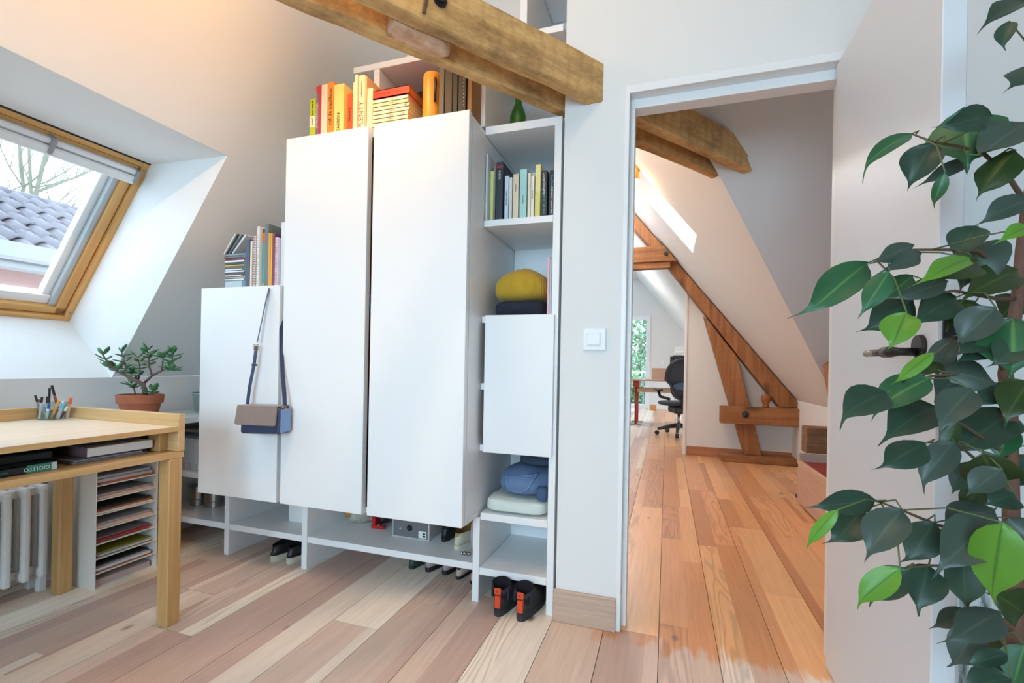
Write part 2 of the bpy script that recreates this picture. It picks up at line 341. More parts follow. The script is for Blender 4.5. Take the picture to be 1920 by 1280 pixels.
# left roof slope around the skylight, knee wall, reveals
y0s, y1s = .52, 1.655; zt, zb = 1.941, .897; YA, YB = -2.4, 2.29
sl = lambda y, z: (SLX(z), y, z)
ob('ceiling_left', quads([(sl(YA, zb), sl(y0s, zb), sl(y0s, ZC), sl(YA, ZC)), (sl(y1s, zb), sl(YB, zb), sl(YB, ZC), sl(y1s, ZC)), (sl(y0s, zt), sl(y1s, zt), sl(y1s, ZC), sl(y0s, ZC))]), PAINT, kind='structure', label='white sloping ceiling around the left skylight', cat='ceiling')
ob('wall_left', quads([((KX, YA, 0), (KX, YB, 0), (KX, YB, zb+.003), (KX, YA, zb+.003))]), PAINT, kind='structure', label='low grey white knee wall below the skylight', cat='wall')
FT = (-2.439, 1.958); FB = (-3.03, 1.19)
ob('trim_1', quads([((SLX(zt), y0s, zt), (SLX(zt), y1s, zt), (FT[0], y1s, FT[1]), (FT[0], y0s, FT[1])), ((SLX(zb), y0s, zb), (SLX(zb), y1s, zb), (FB[0], y1s, FB[1]), (FB[0], y0s, FB[1])),
    ((SLX(zt), y1s, zt), (SLX(zb), y1s, zb), (FB[0], y1s, FB[1]), (FT[0], y1s, FT[1])), ((SLX(zt), y0s, zt), (SLX(zb), y0s, zb), (FB[0], y0s, FB[1]), (FT[0], y0s, FT[1]))]), PAINT, kind='structure', label='white plaster reveal lining the skylight opening', cat='reveal')
ob('ceiling', quads([((SLX(ZC)-.02, YA, ZC), (3.1, YA, ZC), (3.1, 12.1, ZC), (SLX(ZC)-.02, 12.1, ZC))]), PAINT, kind='structure', label='flat white ceiling high above both rooms', cat='ceiling')
ob('wall_right', B(2.6, 2.7, -2.4, 1.93, 0, ZC), PAINT, kind='structure', label='white wall at the right end of the front room', cat='wall')
# rear wall with the window that lights the front room
ob('wall_rear', boxes((-3.0, -1.45, -2.5, -2.4, 0, ZC), (.65, 2.7, -2.5, -2.4, 0, ZC), (-1.45, .65, -2.5, -2.4, 0, .55), (-1.45, .65, -2.5, -2.4, 2.35, ZC)), PAINT, kind='structure', label='white wall behind the viewpoint with a wide window', cat='wall')
wr = thing('window_3', 'wide white framed window in the rear wall', 'window', (-.4, -2.45, .55), kind='structure')
ob('frame', boxes((-1.45, -1.38, -2.48, -2.41, .55, 2.35), (.58, .65, -2.48, -2.41, .55, 2.35), (-1.38, .58, -2.48, -2.41, .55, .62), (-1.38, .58, -2.48, -2.41, 2.28, 2.35), (-.43, -.37, -2.48, -2.41, .62, 2.28)), TRIMW, wr)
ob('pane', B(-1.38, .58, -2.45, -2.446, .62, 2.28), GLASS, wr)
# wall behind the shelving, short return, door wall with the opening
ob('wall_alcove', boxes((-2.75, -.395, 2.29, 2.39, 0, ZC)), PAINT, kind='structure', label='white wall behind the built-in cupboards', cat='wall')
DW = 1.83
dl, dr, dt = -.165, .56, 2.045
ob('wall_back', boxes((-.40, dl, DW, 1.93, 0, ZC), (dr, 2.6, DW, 1.93, 0, ZC), (dl, dr, DW, 1.93, dt, ZC), (-.40, -.30, 1.93, 2.29, 0, ZC)), PAINT, kind='structure', label='white wall with the doorway into the back room', cat='wall')
ob('baseboard_back', B(-.408, -.167, DW-.016, DW, 0, .125, bev=.002), BASEW, kind='structure', label='pale wooden baseboard beside the door frame', cat='baseboard')
# door frame, stops, leaf
d1 = thing('door_1', 'open white door with black handle and steel grip', 'door', (.20, DW, 0), kind='structure')
ob('frame', boxes((dl-.003, -.150, DW-.004, 1.94, 0, 2.066), (.545, .565, DW-.004, 1.94, 0, 2.066), (-.150, .545, DW-.004, 1.94, 2.036, 2.066), bev=.0015), TRIMW, d1)
ob('door_stop', boxes((-.150, -.133, 1.875, 1.94, 0, 1.9995), (-.150, .545, 1.875, 1.94, 2.000, 2.036), bev=.0015), TRIMW, d1)
leafp = ob('door_leaf', B(.525, .567, 1.190, 1.842, .012, 2.030, bev=.002), DOORP, d1)
ob('lock_plate', B(.534, .558, 1.186, 1.191, .895, 1.115, bev=.001), BLACK, leafp)
hx = .525
bm = bmesh.new(); lathe(bm, [(.0, hx-.009), (.024, hx-.009), (.026, hx-.004), (.026, hx+.001)], (0, 1.252, 1.058), 24, 'X')
ob('rose', bm, BLACK, leafp, smooth=False)
bm = bmesh.new(); tube(bm, [(hx-.006, 1.252, 1.046), (hx-.04, 1.252, 1.046), (hx-.05, 1.262, 1.046), (hx-.05, 1.300, 1.046)], [.009, .009, .0125, .0125], 12)
h = ob('handle', bm, BLACK, leafp, smooth=True)
ob('grip', tube(bmesh.new(), [(hx-.05, 1.298, 1.046), (hx-.05, 1.345, 1.046)], .0085, 12), BLACK, leafp, smooth=True)
ob('steel_grip', tube(bmesh.new(), [(hx-.05, 1.344, 1.046), (hx-.05, 1.40, 1.046)], .0085, 12), STEEL, leafp, smooth=True)
bm = bmesh.new(); lathe(bm, [(.0, hx-.006), (.020, hx-.006), (.022, hx-.001), (.022, hx+.001)], (0, 1.252, .985), 20, 'X'); ob('keyhole_rose', bm, BLACK, leafp)
# back room: right roof slope with its skylight, valley slope, knee wall, partition, office
sr = lambda y, z: (SRX(z), y, z)
ys0, ys1, zs0, zs1 = 4.0, 4.62, 2.06, 2.78
Gn = Vector((-.28, .96, .974)); Gd = Gn.dot(Vector((.213, 2.682, 2.054)))-.05
def valley(z):
    x = SRX(z); return (x, (Gd-Gn.x*x-Gn.z*z)/Gn.y, z)
zk = .69
va0, va1 = valley(2.95), valley(zk)
top = [sr(12.0, 2.95), va0]
bm = quads([(va0, valley(zs1), sr(ys0, zs1), sr(ys0, 2.95)), (valley(zs1), valley(zs0), sr(ys0, zs0), sr(ys0, zs1)), (valley(zs0), va1, sr(ys0+.75, zk), sr(ys0+.75, zs0), sr(ys0, zs0)),
    (sr(ys0, zs1), sr(ys1, zs1), sr(ys1, 2.95), sr(ys0, 2.95)), (sr(ys1, zs0), sr(12.0, zs0), sr(12.0, ZC), sr(ys1, ZC)), (sr(ys0+.75, zk), sr(12.0, zk), sr(12.0, zs0), sr(ys0+.75, zs0)), (valley(2.95), sr(ys1, 2.95), sr(ys1, ZC), (SRX(ZC), valley(ZC)[1], ZC))])
ob('ceiling_right', bm, PAINT, kind='structure', label='sloping ceiling with skylight in the back room', cat='ceiling')
ro = Vector((.30, 0, .26))
def out(p): return tuple(Vector(p)+ro)
ob('trim_2', quads([(sr(ys0, zs0), sr(ys1, zs0), out(sr(ys1, zs0)), out(sr(ys0, zs0))), (sr(ys0, zs1), sr(ys1, zs1), out(sr(ys1, zs1)), out(sr(ys0, zs1))), (sr(ys0, zs0), sr(ys0, zs1), out(sr(ys0, zs1)), out(sr(ys0, zs0))), (sr(ys1, zs0), sr(ys1, zs1), out(sr(ys1, zs1)), out(sr(ys1, zs0)))]), PAINT, kind='structure', label='bright reveal of the back room skylight', cat='reveal')
wb = thing('window_2', 'skylight set high in the back room slope', 'window', out(sr(ys0, zs0)), kind='structure')
def gpt(x, z): return (x, (Gd-Gn.x*x-Gn.z*z)/Gn.y, z)
def gpz(x, y): return (x, y, (Gd-Gn.x*x-Gn.y*y)/Gn.z)
ob('ceiling_wing', quads([(gpz(-.30, 1.93), gpz(3.0, 1.93), gpt(3.0, zk), va1, valley(2.0))]), PAINT, kind='structure', label='second sloping ceiling right of the valley, shaded brown', cat='ceiling')
yk = gpt(3.0, zk)[1]
ob('wall_knee', quads([((1.31, va1[1], 0), (1.31, 5.85, 0), (1.31, 5.85, zk+.003), (1.31, va1[1], zk+.003)), ((1.31, va1[1], 0), (3.0, yk, 0), (3.0, yk, zk+.003), (1.31, va1[1], zk+.003))]), PAINT, kind='structure', label='low white knee wall under the back room slopes', cat='wall')
ob('wall_wing', B(3.0, 3.1, 1.93, 6.0, 0, ZC), PAINT, kind='structure', label='end wall of the back room wing', cat='wall')
ob('wall_partition', prism(bmesh.new(), [(.215, 0), (1.34, 0), (1.34, .69), (.22, 2.07), (.215, 2.07)], 5.85, 5.95), PAINT, kind='structure', label='white partition behind the timber truss', cat='wall')
bm = bmesh.new(); prism(bm, [(-1.3, 2.20), (.12, 2.20), (-.70, 3.2), (-1.3, 3.2)], 5.85, 5.95)
ob('wall_truss', bm, PAINT, kind='structure', label='white gable infill above the collar tie', cat='wall')
ob('trim_3', boxes((.195, .222, 5.835, 5.96, 0, 2.12), bev=.002), TRIMW, kind='structure', label='white casing at the opening to the office', cat='casing')
ob('baseboard_partition', B(.236, 1.31, 5.835, 5.85, 0, .105, bev=.003), BASEO, kind='structure', label='orange brown baseboard along the partition', cat='baseboard')
ob('wall_backroom_left', B(-1.35, -1.25, 2.39, 12.0, 0, ZC), PAINT, kind='structure', label='left wall of the back room and office', cat='wall')
ob('wall_alcove_back', B(-1.35, -.30, 2.39, 2.42, 0, ZC), PAINT, kind='structure', label='rear side of the cupboard wall', cat='wall')
fdx0, fdx1, fdz = -1.15, -.39, 2.27
ob('wall_far', boxes((-1.35, fdx0, 12.0, 12.1, 0, ZC), (fdx1, 1.5, 12.0, 12.1, 0, ZC), (fdx0, fdx1, 12.0, 12.1, fdz, ZC)), PAINT, kind='structure', label='far white office wall beside the glass door', cat='wall')
d2 = thing('door_2', 'tall white glazed garden door at the far end of the office', 'door', (-.77, 12.05, 0), kind='structure')
ob('frame', boxes((fdx0, fdx0+.09, 11.97, 12.07, 0, fdz), (fdx1-.10, fdx1, 11.97, 12.07, 0, fdz), (fdx0+.09, fdx1-.10, 11.97, 12.07, fdz-.10, fdz), (fdx0+.09, fdx1-.10, 11.97, 12.07, 0, .10)), TRIMW, d2)
ob('pane', B(fdx0+.09, fdx1-.10, 12.02, 12.026, .10, fdz-.10), GLASS, d2)
# ================================================================= SKYLIGHT (window_1) in its own frame
w1 = bpy.data.objects.new('window_1', None); COL.objects.link(w1); tag(w1, 'pine framed skylight with white roller blind cassette', 'window', kind='structure')
ev = Vector((-.591, 0, -.768)).normalized(); eu = Vector((0, -1, 0)); en = eu.cross(ev)
if en.x < 0: en = -en
Mx = Matrix((eu, ev, en)).transposed().to_4x4(); Mx.translation = Vector((-2.439, 1.655, 1.958)); w1.matrix_world = Mx; W['window_1'] = Vector((0, 0, 0))
UW = 1.135; VH = .969
def lo(name, bx, m, bev=.002, par=w1):
    bm = bmesh.new()
    for a in bx: box(bm, *a, bev=bev)
    bmesh.ops.recalc_face_normals(bm, faces=bm.faces)
    return ob(name, bm, m, par)
def wmat(n, ax): return wood('pine_'+n, S(224, 176, 112), S(200, 146, 80), ax, 30, .05, .45, bump=.05)
PU, PV = wmat('rail', 'X'), wmat('stile', 'Y')
lo('frame', [(-.02, .028, -.012, VH+.012, -.09, .001), (UW-.028, UW+.02, -.012, VH+.012, -.09, .001)], PV)
lo('frame_rail', [(.028, UW-.028, .006, .03, -.09, .0), (.028, UW-.028, VH-.026, VH+.012, -.09, .001)], PU)
lo('seal', [(0, UW, -.004, .006, -.09, .002)], DARK, 0)
sash = lo('sash', [(.032, .072, .036, VH-.03, -.10, -.015), (UW-.072, UW-.032, .036, VH-.03, -.10, -.015)], PV)
lo('sash_rail', [(.032, UW-.032, .034, .075, -.10, -.012), (.032, UW-.032, VH-.066, VH-.03, -.10, -.015)], PU)
ALU = mat('grey_window_aluminium', S(176, 186, 190), .45, var=.03)
lo('glazing_bead', [(.072, .098, .09, VH-.066, -.10, -.03), (UW-.098, UW-.072, .09, VH-.066, -.10, -.03)], ALU)
lo('inner_bead', [(.098, .130, .10, VH-.075, -.10, -.06), (.098, UW-.098, VH-.115, VH-.066, -.10, -.045), (UW-.130, UW-.098, .10, VH-.075, -.10, -.06)], TRIMW)
lo('pane', [(.125, UW-.125, .07, VH-.11, -.088, -.084)], GLASS, 0)
bl = lo('blind_cassette', [(.048, UW-.048, .050, .076, -.035, .02), (.045, UW-.045, .080, .122, -.03, .028)], TRIMW, .006)
lo('blind_bracket', [(.040, .056, .045, .112, -.03, .034)], GREYP, .004)
lo('blind_bracket', [(.372, .388, .040, .112, -.03, .036)], GREYP, .004)
bm = bmesh.new(); lathe(bm, [(.0, -.001), (.007, -.001), (.007, .004), (.0, .004)], (.014, .045, 0), 10); ob('screw', bm, STEEL, w1)
bm = bmesh.new(); lathe(bm, [(.0, -.001), (.007, -.001), (.007, .004), (.0, .004)], (.014, VH-.05, 0), 10); ob('screw', bm, STEEL, w1)
# back skylight glazing
bm = bmesh.new()
q = [out(sr(ys0, zs0)), out(sr(ys1, zs0)), out(sr(ys1, zs1)), out(sr(ys0, zs1))]; bm.faces.new([bm.verts.new(p) for p in q]); ob('pane', bm, GLASS, wb)
# ================================================================= BEAMS AND TRUSS
th = math.radians(37.5); bu = Vector((math.sin(th), math.cos(th), 0)); bn = Vector((math.cos(th), -math.sin(th), 0))
def beam_pt(off, y):  # point on the beam line at given offset and Y
    s = (y+off*math.sin(th))/math.cos(th); return bu*s+bn*off
def beam(name, off0, off1, ya, yb, z0, z1, cut, label, seed):
    a = beam_pt((off0+off1)/2, ya); b = beam_pt((off0+off1)/2, yb); Lh = (b-a).length; wd = (off1-off0)/2
    t = thing(name, label, 'beam', (0, 0, 0)); t.location = (a.x, a.y, z0); t.rotation_euler = (0, 0, math.pi/2-th); W[t.name] = Vector((0, 0, 0))
    bm = bmesh.new(); n = 40; rr = random.Random(seed); rows = []
    for i in range(n+1):
        x = Lh*i/n; row = []
        for (yy, zz) in ((wd, 0), (wd, z1-z0), (-wd, z1-z0), (-wd, 0)):
            xx = x
            if i == n: xx = Lh-cut*(zz/(z1-z0))
            j = .003
            row.append(bm.verts.new((xx, yy+rr.uniform(-j, j)*.6, zz+rr.uniform(-j, j))))
        rows.append(row)
    for p, q in zip(rows, rows[1:]):
        for k in range(4): bm.faces.new((p[k], p[(k+1) % 4], q[(k+1) % 4], q[k]))
    bm.faces.new(rows[0]); bm.faces.new(rows[-1][::-1]); bmesh.ops.recalc_face_normals(bm, faces=bm.faces)
    es = [e for e in bm.edges if len(e.link_faces) == 2 and e.calc_face_angle(0) > .8]
    bmesh.ops.bevel(bm, geom=es, offset=.005, segments=1, affect='EDGES')
    ob('timber', bm, BEAM, t)
    return t, Lh
bt1, L1 = beam('roof_beam', -1.368, -1.315, -.5, 2.70, 2.020, 2.172, .14, 'nearer of the twin old tie beams, stained, with an iron bolt', 3)
bt2, L2 = beam('roof_beam', -1.497, -1.444, -.5, 2.72, 2.020, 2.172, .05, 'rear twin tie beam crossing in front of the top shelf', 4)
# positions measured along the first beam: camera side face is its -Y local side
def along(t_ya, off, y): return (beam_pt(off, y)-beam_pt(off, t_ya)).length
xb = along(-.5, -1.34, 1.30)
bm = bmesh.new(); lathe(bm, [(.0, -.0265), (.013, -.0265)][::-1]+[], (xb, 0, .118), 6, 'Y') if False else None
bm.free(); bm = bmesh.new(); lathe(bm, [(.024, -.026), (.024, -.030), (.015, -.031), (.015, -.042), (.0, -.044)], (xb, 0, .082), 8, 'Y'); ob('iron_bolt', bm, BLACK, bt1)
bm = bmesh.new()
for i, zz in enumerate((.03, .055, .08, .105)): tube(bm, [(xb-.052+.004*i, -.0265, zz-.012), (xb-.050+.004*i, -.029, zz+.014)], .006, 6)
ob('resin_knot', bm, cmat(110, 78, 50), bt1)
# broken rafter stub wedged between the twin beams
xs = along(-.5, -1.34, 1.42)
t = thing('rafter_stub', 'torn end of a cut rafter wedged between the twin beams', 'timber', (0, 0, 0)); p = beam_pt(-1.406, 1.26); t.location = (p.x, p.y, 2.012); t.rotation_euler = (0, 0, math.pi/2-th); W[t.name] = Vector((0, 0, 0))
bm = bmesh.new(); rr = random.Random(5); rows = []
for i in range(15):
    x = i*.014-.02; hw = .036*(1-max(0, (i-9)/5.2)**2*.75); z0 = .003*math.sin(i*1.9)+(.003 if i < 8 else -.002)
    rows.append([bm.verts.new((x, hw, z0+rr.uniform(-.004, .004)*(i < 8))), bm.verts.new((x, hw, .12)), bm.verts.new((x, -hw, .12)), bm.verts.new((x, -hw, z0+rr.uniform(-.004, .004)*(i < 8))), bm.verts.new((x, 0, z0-.004+rr.uniform(-.004, .004)*(i < 8)))])
for a, b in zip(rows, rows[1:]):
    for k in range(5): bm.faces.new((a[k], a[(k+1) % 5], b[(k+1) % 5], b[k]))
bm.faces.new(rows[0]); bm.faces.new(rows[-1][::-1]); bmesh.ops.recalc_face_normals(bm, faces=bm.faces); ob('stub', bm, ROUGHW, t, smooth=True)
# far truss
def timber(name, poly, y0, y1, m, label, cat='timber', bev=.006):
    bm = bmesh.new(); prism(bm, poly, y0, y1, 'Y', bev); return ob(name, bm, m, None, label, cat)
timber('truss_rafter', [(SRX(.61)-.012, .61), (1.14, .61), (-.01, 2.155), (-.46, 2.70), (-.50, 2.90), (SRX(2.9)-.012, 2.9)], 5.625, 5.80, BEAMZ, 'long diagonal truss rafter running under the back room slope')
timber('truss_post', [(.380, 1.595), (.731, 1.140), (.868, .605), (.988, .077), (.82, .077), (.664, .605)], 5.66, 5.78, BEAMZ, 'leaning truss post crossing the low tie beam')
tt = thing('truss_tie', 'short horizontal tie beam low on the truss, with iron bolt', 'timber', (.95, 5.60, .42)); ob('timber', B(.56, 1.335, 5.55, 5.66, .418, .602, bev=.006), BEAMX, tt)
bm = bmesh.new(); lathe(bm, [(.0, -.03), (.03, -.025), (.035, 0)], (.805, 5.55, .525), 12, 'Y'); ob('iron_bolt', bm, BLACK, tt)
timber('truss_sill', [(.58, 0), (1.31, 0), (1.31, .075), (.58, .075)], 5.58, 5.80, BEAMX, 'timber sill plate on the floor under the leaning post')
ct = thing('collar_tie', 'horizontal collar beam spanning the truss above the office opening', 'timber', (-.5, 5.6, 2.18)); ob('timber', prism(bmesh.new(), [(-1.24, 2.186), (SRX(2.186)-.02, 2.186), (SRX(2.36)-.02, 2.36), (-1.24, 2.36)], 5.50, 5.62, 'Y', .005), BEAMX, ct); ob('lower_plank', B(-1.24, .02, 5.52, 5.61, 2.115, 2.184, bev=.004), BEAMX, ct)
bm = bmesh.new(); lathe(bm, [(.0, -.012), (.022, -.010), (.025, 0)], (-.03, 5.50, 2.27), 10, 'Y'); ob('iron_bolt', bm, BLACK, ct)
timber('truss_strut', [(-.16, 2.362), (-.06, 2.362), (-.15, 2.47), (-.16, 2.47)], 5.52, 5.61, BEAMZ, 'short upright strut standing on the collar beam')
# small carved figure on the tie
bm = bmesh.new(); lathe(bm, [(.0, .0), (.035, .0), (.03, .02), (.025, .035), (.045, .07), (.048, .105), (.035, .135), (.0, .145)], (1.005, 5.60, .603), 18)
ob('wooden_figure', bm, mat('turned_wood', S(150, 88, 44), .5, var=.2, nscale=20), None, 'small brown turned wooden figure standing on the low tie beam', 'figurine', smooth=True)
# beam end block in the knee wall and slanted brace at the valley
ob('beam_end', B(1.06, 1.36, 4.27, 4.42, .345, .555, bev=.006), wood('endblock', S(150, 112, 80), S(112, 78, 52), 'X', 24, .1, .7, dirt=.3), None, 'square beam end sticking out of the low knee wall', 'timber')
bm = bmesh.new(); prism(bm, [(1.03, 1.04), (1.085, 1.09), (1.27, .45), (1.12, .40), (1.10, .62)], 3.70, 3.80, 'Y', .004); ob('valley_brace', bm, BEAMZ, None, 'dark wooden brace half hidden behind the open door', 'timber')
# low cabinet with red top
t = thing('low_cabinet', 'low pale wooden cabinet with red top along the knee wall', 'cabinet', (1.12, 3.5, 0))
BIRCH = wood('birch_ply', S(206, 170, 146), S(186, 148, 124), 'Y', 30, .08, .5, bump=.03)
ob('body', boxes((.965, 1.30, 2.95, 4.05, .02, .30)), BIRCH, t); ob('door', B(.945, .965, 2.95, 4.045, .025, .335, bev=.002), BIRCH, t)
ob('red_top', B(.965, 1.30, 2.95, 4.03, .30, .322, bev=.002), mat('red_linoleum', S(140, 40, 34), .5, var=.05), t); ob('end_upstand', B(.955, 1.30, 4.03, 4.055, .02, .385, bev=.002), mat('grey_white_board', S(176, 168, 160), .6), t)
ob('hinge', B(.938, .948, 4.02, 4.047, .05, .075), BLACK, t); ob('hinge', B(.938, .948, 4.02, 4.047, .28, .305), BLACK, t)
ob('pen_tray', B(1.12, 1.16, 3.45, 3.62, .3225, .34, bev=.004), cmat(178, 172, 150), None, 'small pale tray lying on the red cabinet top', 'tray')
# lamp
t = thing('spot_lamp', 'small wood and brass spot lamp with glowing bulb', 'lamp', (-.265, 4.0, 2.54))
ob('lamp_body', tube(bmesh.new(), [(-.265, 4.0, 2.545), (-.265, 4.0, 2.70)], .026, 16), mat('lamp_brass', S(190, 140, 70), .4, .3), t, smooth=True)
bm = bmesh.new(); lathe(bm, [(.0, -.03), (.018, -.022), (.022, 0), (.018, .02), (.0, .02)], (-.265, 4.0, 2.535), 14); ob('bulb', bm, mat('bulb_glow', (1, .80, .45, 1), .5, emit=14), t, smooth=True)

# ================================================================= BUILT-IN SHELVING
U = thing('base_bench', 'low white open bench running under the cupboards', 'shelf', (-1.45, 2.06, 0))
ob('upright', B(-2.146, -2.116, 1.85, 2.285, 0, .357, bev=.0015), LACQ, U); ob('upright', B(-1.656, -1.625, 1.85, 2.285, 0, .357, bev=.0015), LACQ, U); ob('upright', B(-.766, -.736, 1.85, 2.285, 0, .357, bev=.0015), LACQ, U)
for a, b in ((-2.69, -2.147), (-2.115, -1.657), (-1.624, -.767)): ob('shelf', B(a, b, 1.852, 2.285, .130, .160, bev=.0015), LACQ, U)
CS = thing('corner_shelf', 'white corner shelf under the slope carrying the potted jade plant', 'shelf', (-2.45, 2.0, .37))
ob('shelf', B(-2.69, -2.132, 1.852, 2.285, .372, .402, bev=.0015), LACQ, CS)
ob('top_board', boxes((-2.69, -2.132, 1.852, 2.285, .668, .700), (-2.69, -2.34, 1.42, 1.852, .668, .700), bev=.0015), LACQ, CS)
ob('upright', B(-2.146, -2.116, 1.90, 2.285, .36, .70), LACQ, CS)
ob('bracket', B(-2.688, -2.66, 1.44, 1.47, .50, .668), LACQ, CS)
def cupboard(name, label, x0, x1, z1, dx0, dx1, right_side, left_side):
    t = thing(name, label, 'cupboard', ((x0+x1)/2, 2.0, .36))
    bx = [(x0, x1, 1.722, 2.285, .360, .385), (x0, x1, 1.722, 2.285, z1-.025, z1)]
    if left_side: bx.append((x0, x0+.02, 1.722, 2.285, .385, z1-.025))
    if right_side: bx.append((x1-.02, x1, 1.722, 2.285, .385, z1-.025))
    ob('carcass', boxes(*bx, bev=.001), LACQ, t)
    ob('door', B(dx0, dx1, 1.686, 1.716, .362, z1+.006, bev=.0015), LACQ, t); return t
c1 = cupboard('low_cupboard', 'low white cupboard at the left, handbag hanging on its door', -2.128, -1.655, 1.334, -2.128, -1.655, True, True)
c2 = cupboard('tall_cupboard', 'narrower tall white cupboard between low cupboard and widest door', -1.640, -1.190, 1.985, -1.634, -1.205, False, True)
c3 = cupboard('tall_cupboard', 'widest tall white cupboard beside the open shelf column', -1.190, -.746, 1.985, -1.178, -.746, True, False)
for cc, z in ((c2, 1.0), (c3, .75)): ob('inner_shelf', B(-1.62 if cc is c2 else -1.188, -1.192 if cc is c2 else -.768, 1.80, 2.28, z, z+.02), LACQ, cc)
t = thing('coat', 'brown coat hanging behind the gap of the tall doors', 'clothes', (-1.19, 1.95, 1.3)); ob('cloth', blob(-1.27, -1.13, 1.74, 2.2, 1.26, 1.94, 5, .006, 20), cmat(150, 96, 44, .9), t, smooth=True)
t = thing('coat', 'dark red garment lower in the gap of the tall doors', 'clothes', (-1.19, 1.95, .8)); ob('cloth', blob(-1.27, -1.13, 1.74, 2.2, .79, 1.25, 5, .006, 20), cmat(112, 44, 44, .9), t, smooth=True)
SC = thing('shelf_column', 'tall narrow white open shelf column beside the wall', 'shelf', (-.58, 2.06, 0))
ob('side_panel', B(-.444, -.415, 1.85, 2.285, 0, 1.968, bev=.0015), LACQ, SC)
ob('top_board', B(-.744, -.414, 1.85, 2.285, 1.968, 2.002, bev=.0015), LACQ, SC)
for z, th_ in ((1.608, .027), (1.203, .027), (.922, .027), (.664, .027), (.377, .030), (.146, .030)): ob('shelf', B(-.744 if z > .4 else -.735, -.445, 1.852, 2.285, z-th_, z, bev=.0015), LACQ, SC)
ob('back_panel', B(-.744, -.444, 2.278, 2.288, .0, 1.968), LACQ, SC)
ob('door', B(-.722, -.428, 1.832, 1.849, .636, 1.206, bev=.0015), LACQ, SC)
TU = thing('top_shelf', 'white shelf boards above the cupboards, partly behind the beam', 'shelf', (-.9, 2.06, 1.985))
ob('shelf', B(-1.41, -.417, 1.85, 2.285, 2.342, 2.370, bev=.0015), LACQ, TU)
for x0, x1, a, b in ((-1.299, -1.268, 1.987, 2.341), (-.777, -.747, 2.004, 2.341), (-.600, -.570, 2.371, 2.95)): ob('upright', B(x0, x1, 1.85, 2.285, a, b, bev=.0015), LACQ, TU)
ob('shelf', B(-.569, -.417, 1.95, 2.285, 2.70, 2.728, bev=.0015), LACQ, TU)
ob('back_panel', B(-.745, -.417, 2.27, 2.288, 2.004, 2.341), LACQ, TU)
# light switch
t = thing('light_switch', 'square white light switch on the wall beside the door frame', 'switch', (-.265, DW, 1.065))
ob('plate', B(-.310, -.222, DW-.009, DW, 1.063, 1.149, bev=.003), TRIMW, t); ob('rocker', B(-.294, -.243, DW-.016, DW-.008, 1.082, 1.130, bev=.003), TRIMW, t)

# ================================================================= BOOKS
def book(label, x0, x1, y0, dep, z0, z1, col, kind='paper', par_group=None, name='book', cat='book', lean=0, title=None, band=None):
    """upright book, spine towards the room; parts: cover, pages, lettering"""
    t = thing(name, label, cat, ((x0+x1)/2, y0+dep/2, z0), par_group); tk = min(.0025, (x1-x0)*.2); m = cmat(*col)
    cv = bmesh.new(); box(cv, x0, x0+tk, y0+.002, y0+dep, z0, z1); box(cv, x1-tk, x1, y0+.002, y0+dep, z0, z1); box(cv, x0, x1, y0, y0+.003, z0, z1, bev=min(.0012, tk*.4))
    cvo = ob('cover', cv, m, t); ob('pages', B(x0+tk, x1-tk, y0+.003, y0+dep-.004, z0+.003, z1-.003), PAPER, t)
    if band:
        for a, b, c in band: ob('spine_band', B(x0+.0006, x1-.0006, y0-.0006, y0+.001, z0+(z1-z0)*a, z0+(z1-z0)*b), cmat(*c), cvo)
    if title:
        for (body, frac, size, ink, up) in title:
            d = 1 if up else -1
            text(body, ((x0+x1)/2, y0-.0009, z0+(z1-z0)*frac), (0, 0, d), (-d, 0, 0), size, ink, cvo)
    if lean: t.rotation_euler = (0, lean, 0)
    return t
def sc(v): return v*.983
RED = cmat(170, 30, 26); BR = cmat(90, 58, 36)
g = 'books on top of the tall cupboards'; ZB = 1.987; Y0 = 1.722
def tb(label, x0, x1, zt, col, **k): book(label, x0*.983, x1*.983, Y0, k.pop('dep', .12), ZB, 1+(zt-1)*.983, col, par_group=g, **k)
tb('lime green book with a cream band, first on the cupboard top', -1.567, -1.535, 2.196, (176, 190, 40), band=[(.32, .58, (240, 226, 186))], title=[('green', .85, .016, INK, False), ('pois', .66, .016, INK, False), ('petit', .45, .018, INK, False)])
tb('mauve book with a red head next to the lime book', -1.533, -1.519, 2.246, (128, 100, 130), band=[(.88, 1, (200, 50, 60))], title=[('LES FLEURS SAUVAGES', .45, .011, INKW, True)])
tb('thin red book between mauve and pink white books', -1.518, -1.507, 2.252, (186, 44, 48))
tb('pale pink white book left of the orange butterfly book', -1.505, -1.490, 2.250, (232, 206, 190))
tb('cream white book directly left of the orange butterfly book', -1.489, -1.473, 2.249, (236, 212, 186))
tb('orange book titled vol de papillons', -1.471, -1.439, 2.255, (226, 138, 50), title=[('vol de papillons', .55, .026, BR, True)])
tb('thick yellow cream book with black letters up its spine', -1.436, -1.384, 2.238, (238, 208, 120), title=[('CARBONI', .28, .020, INK, True)])
tb('short orange red book between yellow and white books', -1.364, -1.337, 2.186, (226, 84, 40), title=[('FRANCE', .5, .016, BR, True)])
tb('slim cream booklet right of the orange red book', -1.335, -1.327, 2.232, (240, 216, 170))
tb('tall slim ivory book left of PLENTY', -1.326, -1.313, 2.265, (244, 222, 180))
tb('white cookbook with PLENTY on the spine', -1.306, -1.276, 2.257, (240, 220, 180), title=[('PLENTY', .31, .034, cmat(150, 90, 70), True), ('a vibrant kitchen', .76, .010, BR, True)])
tb('salmon beige book right of PLENTY', -1.275, -1.265, 2.250, (226, 178, 130))
tb('plain cream volume left of the stacked journals', -1.262, -1.234, 2.193, (246, 228, 176), dep=.125)
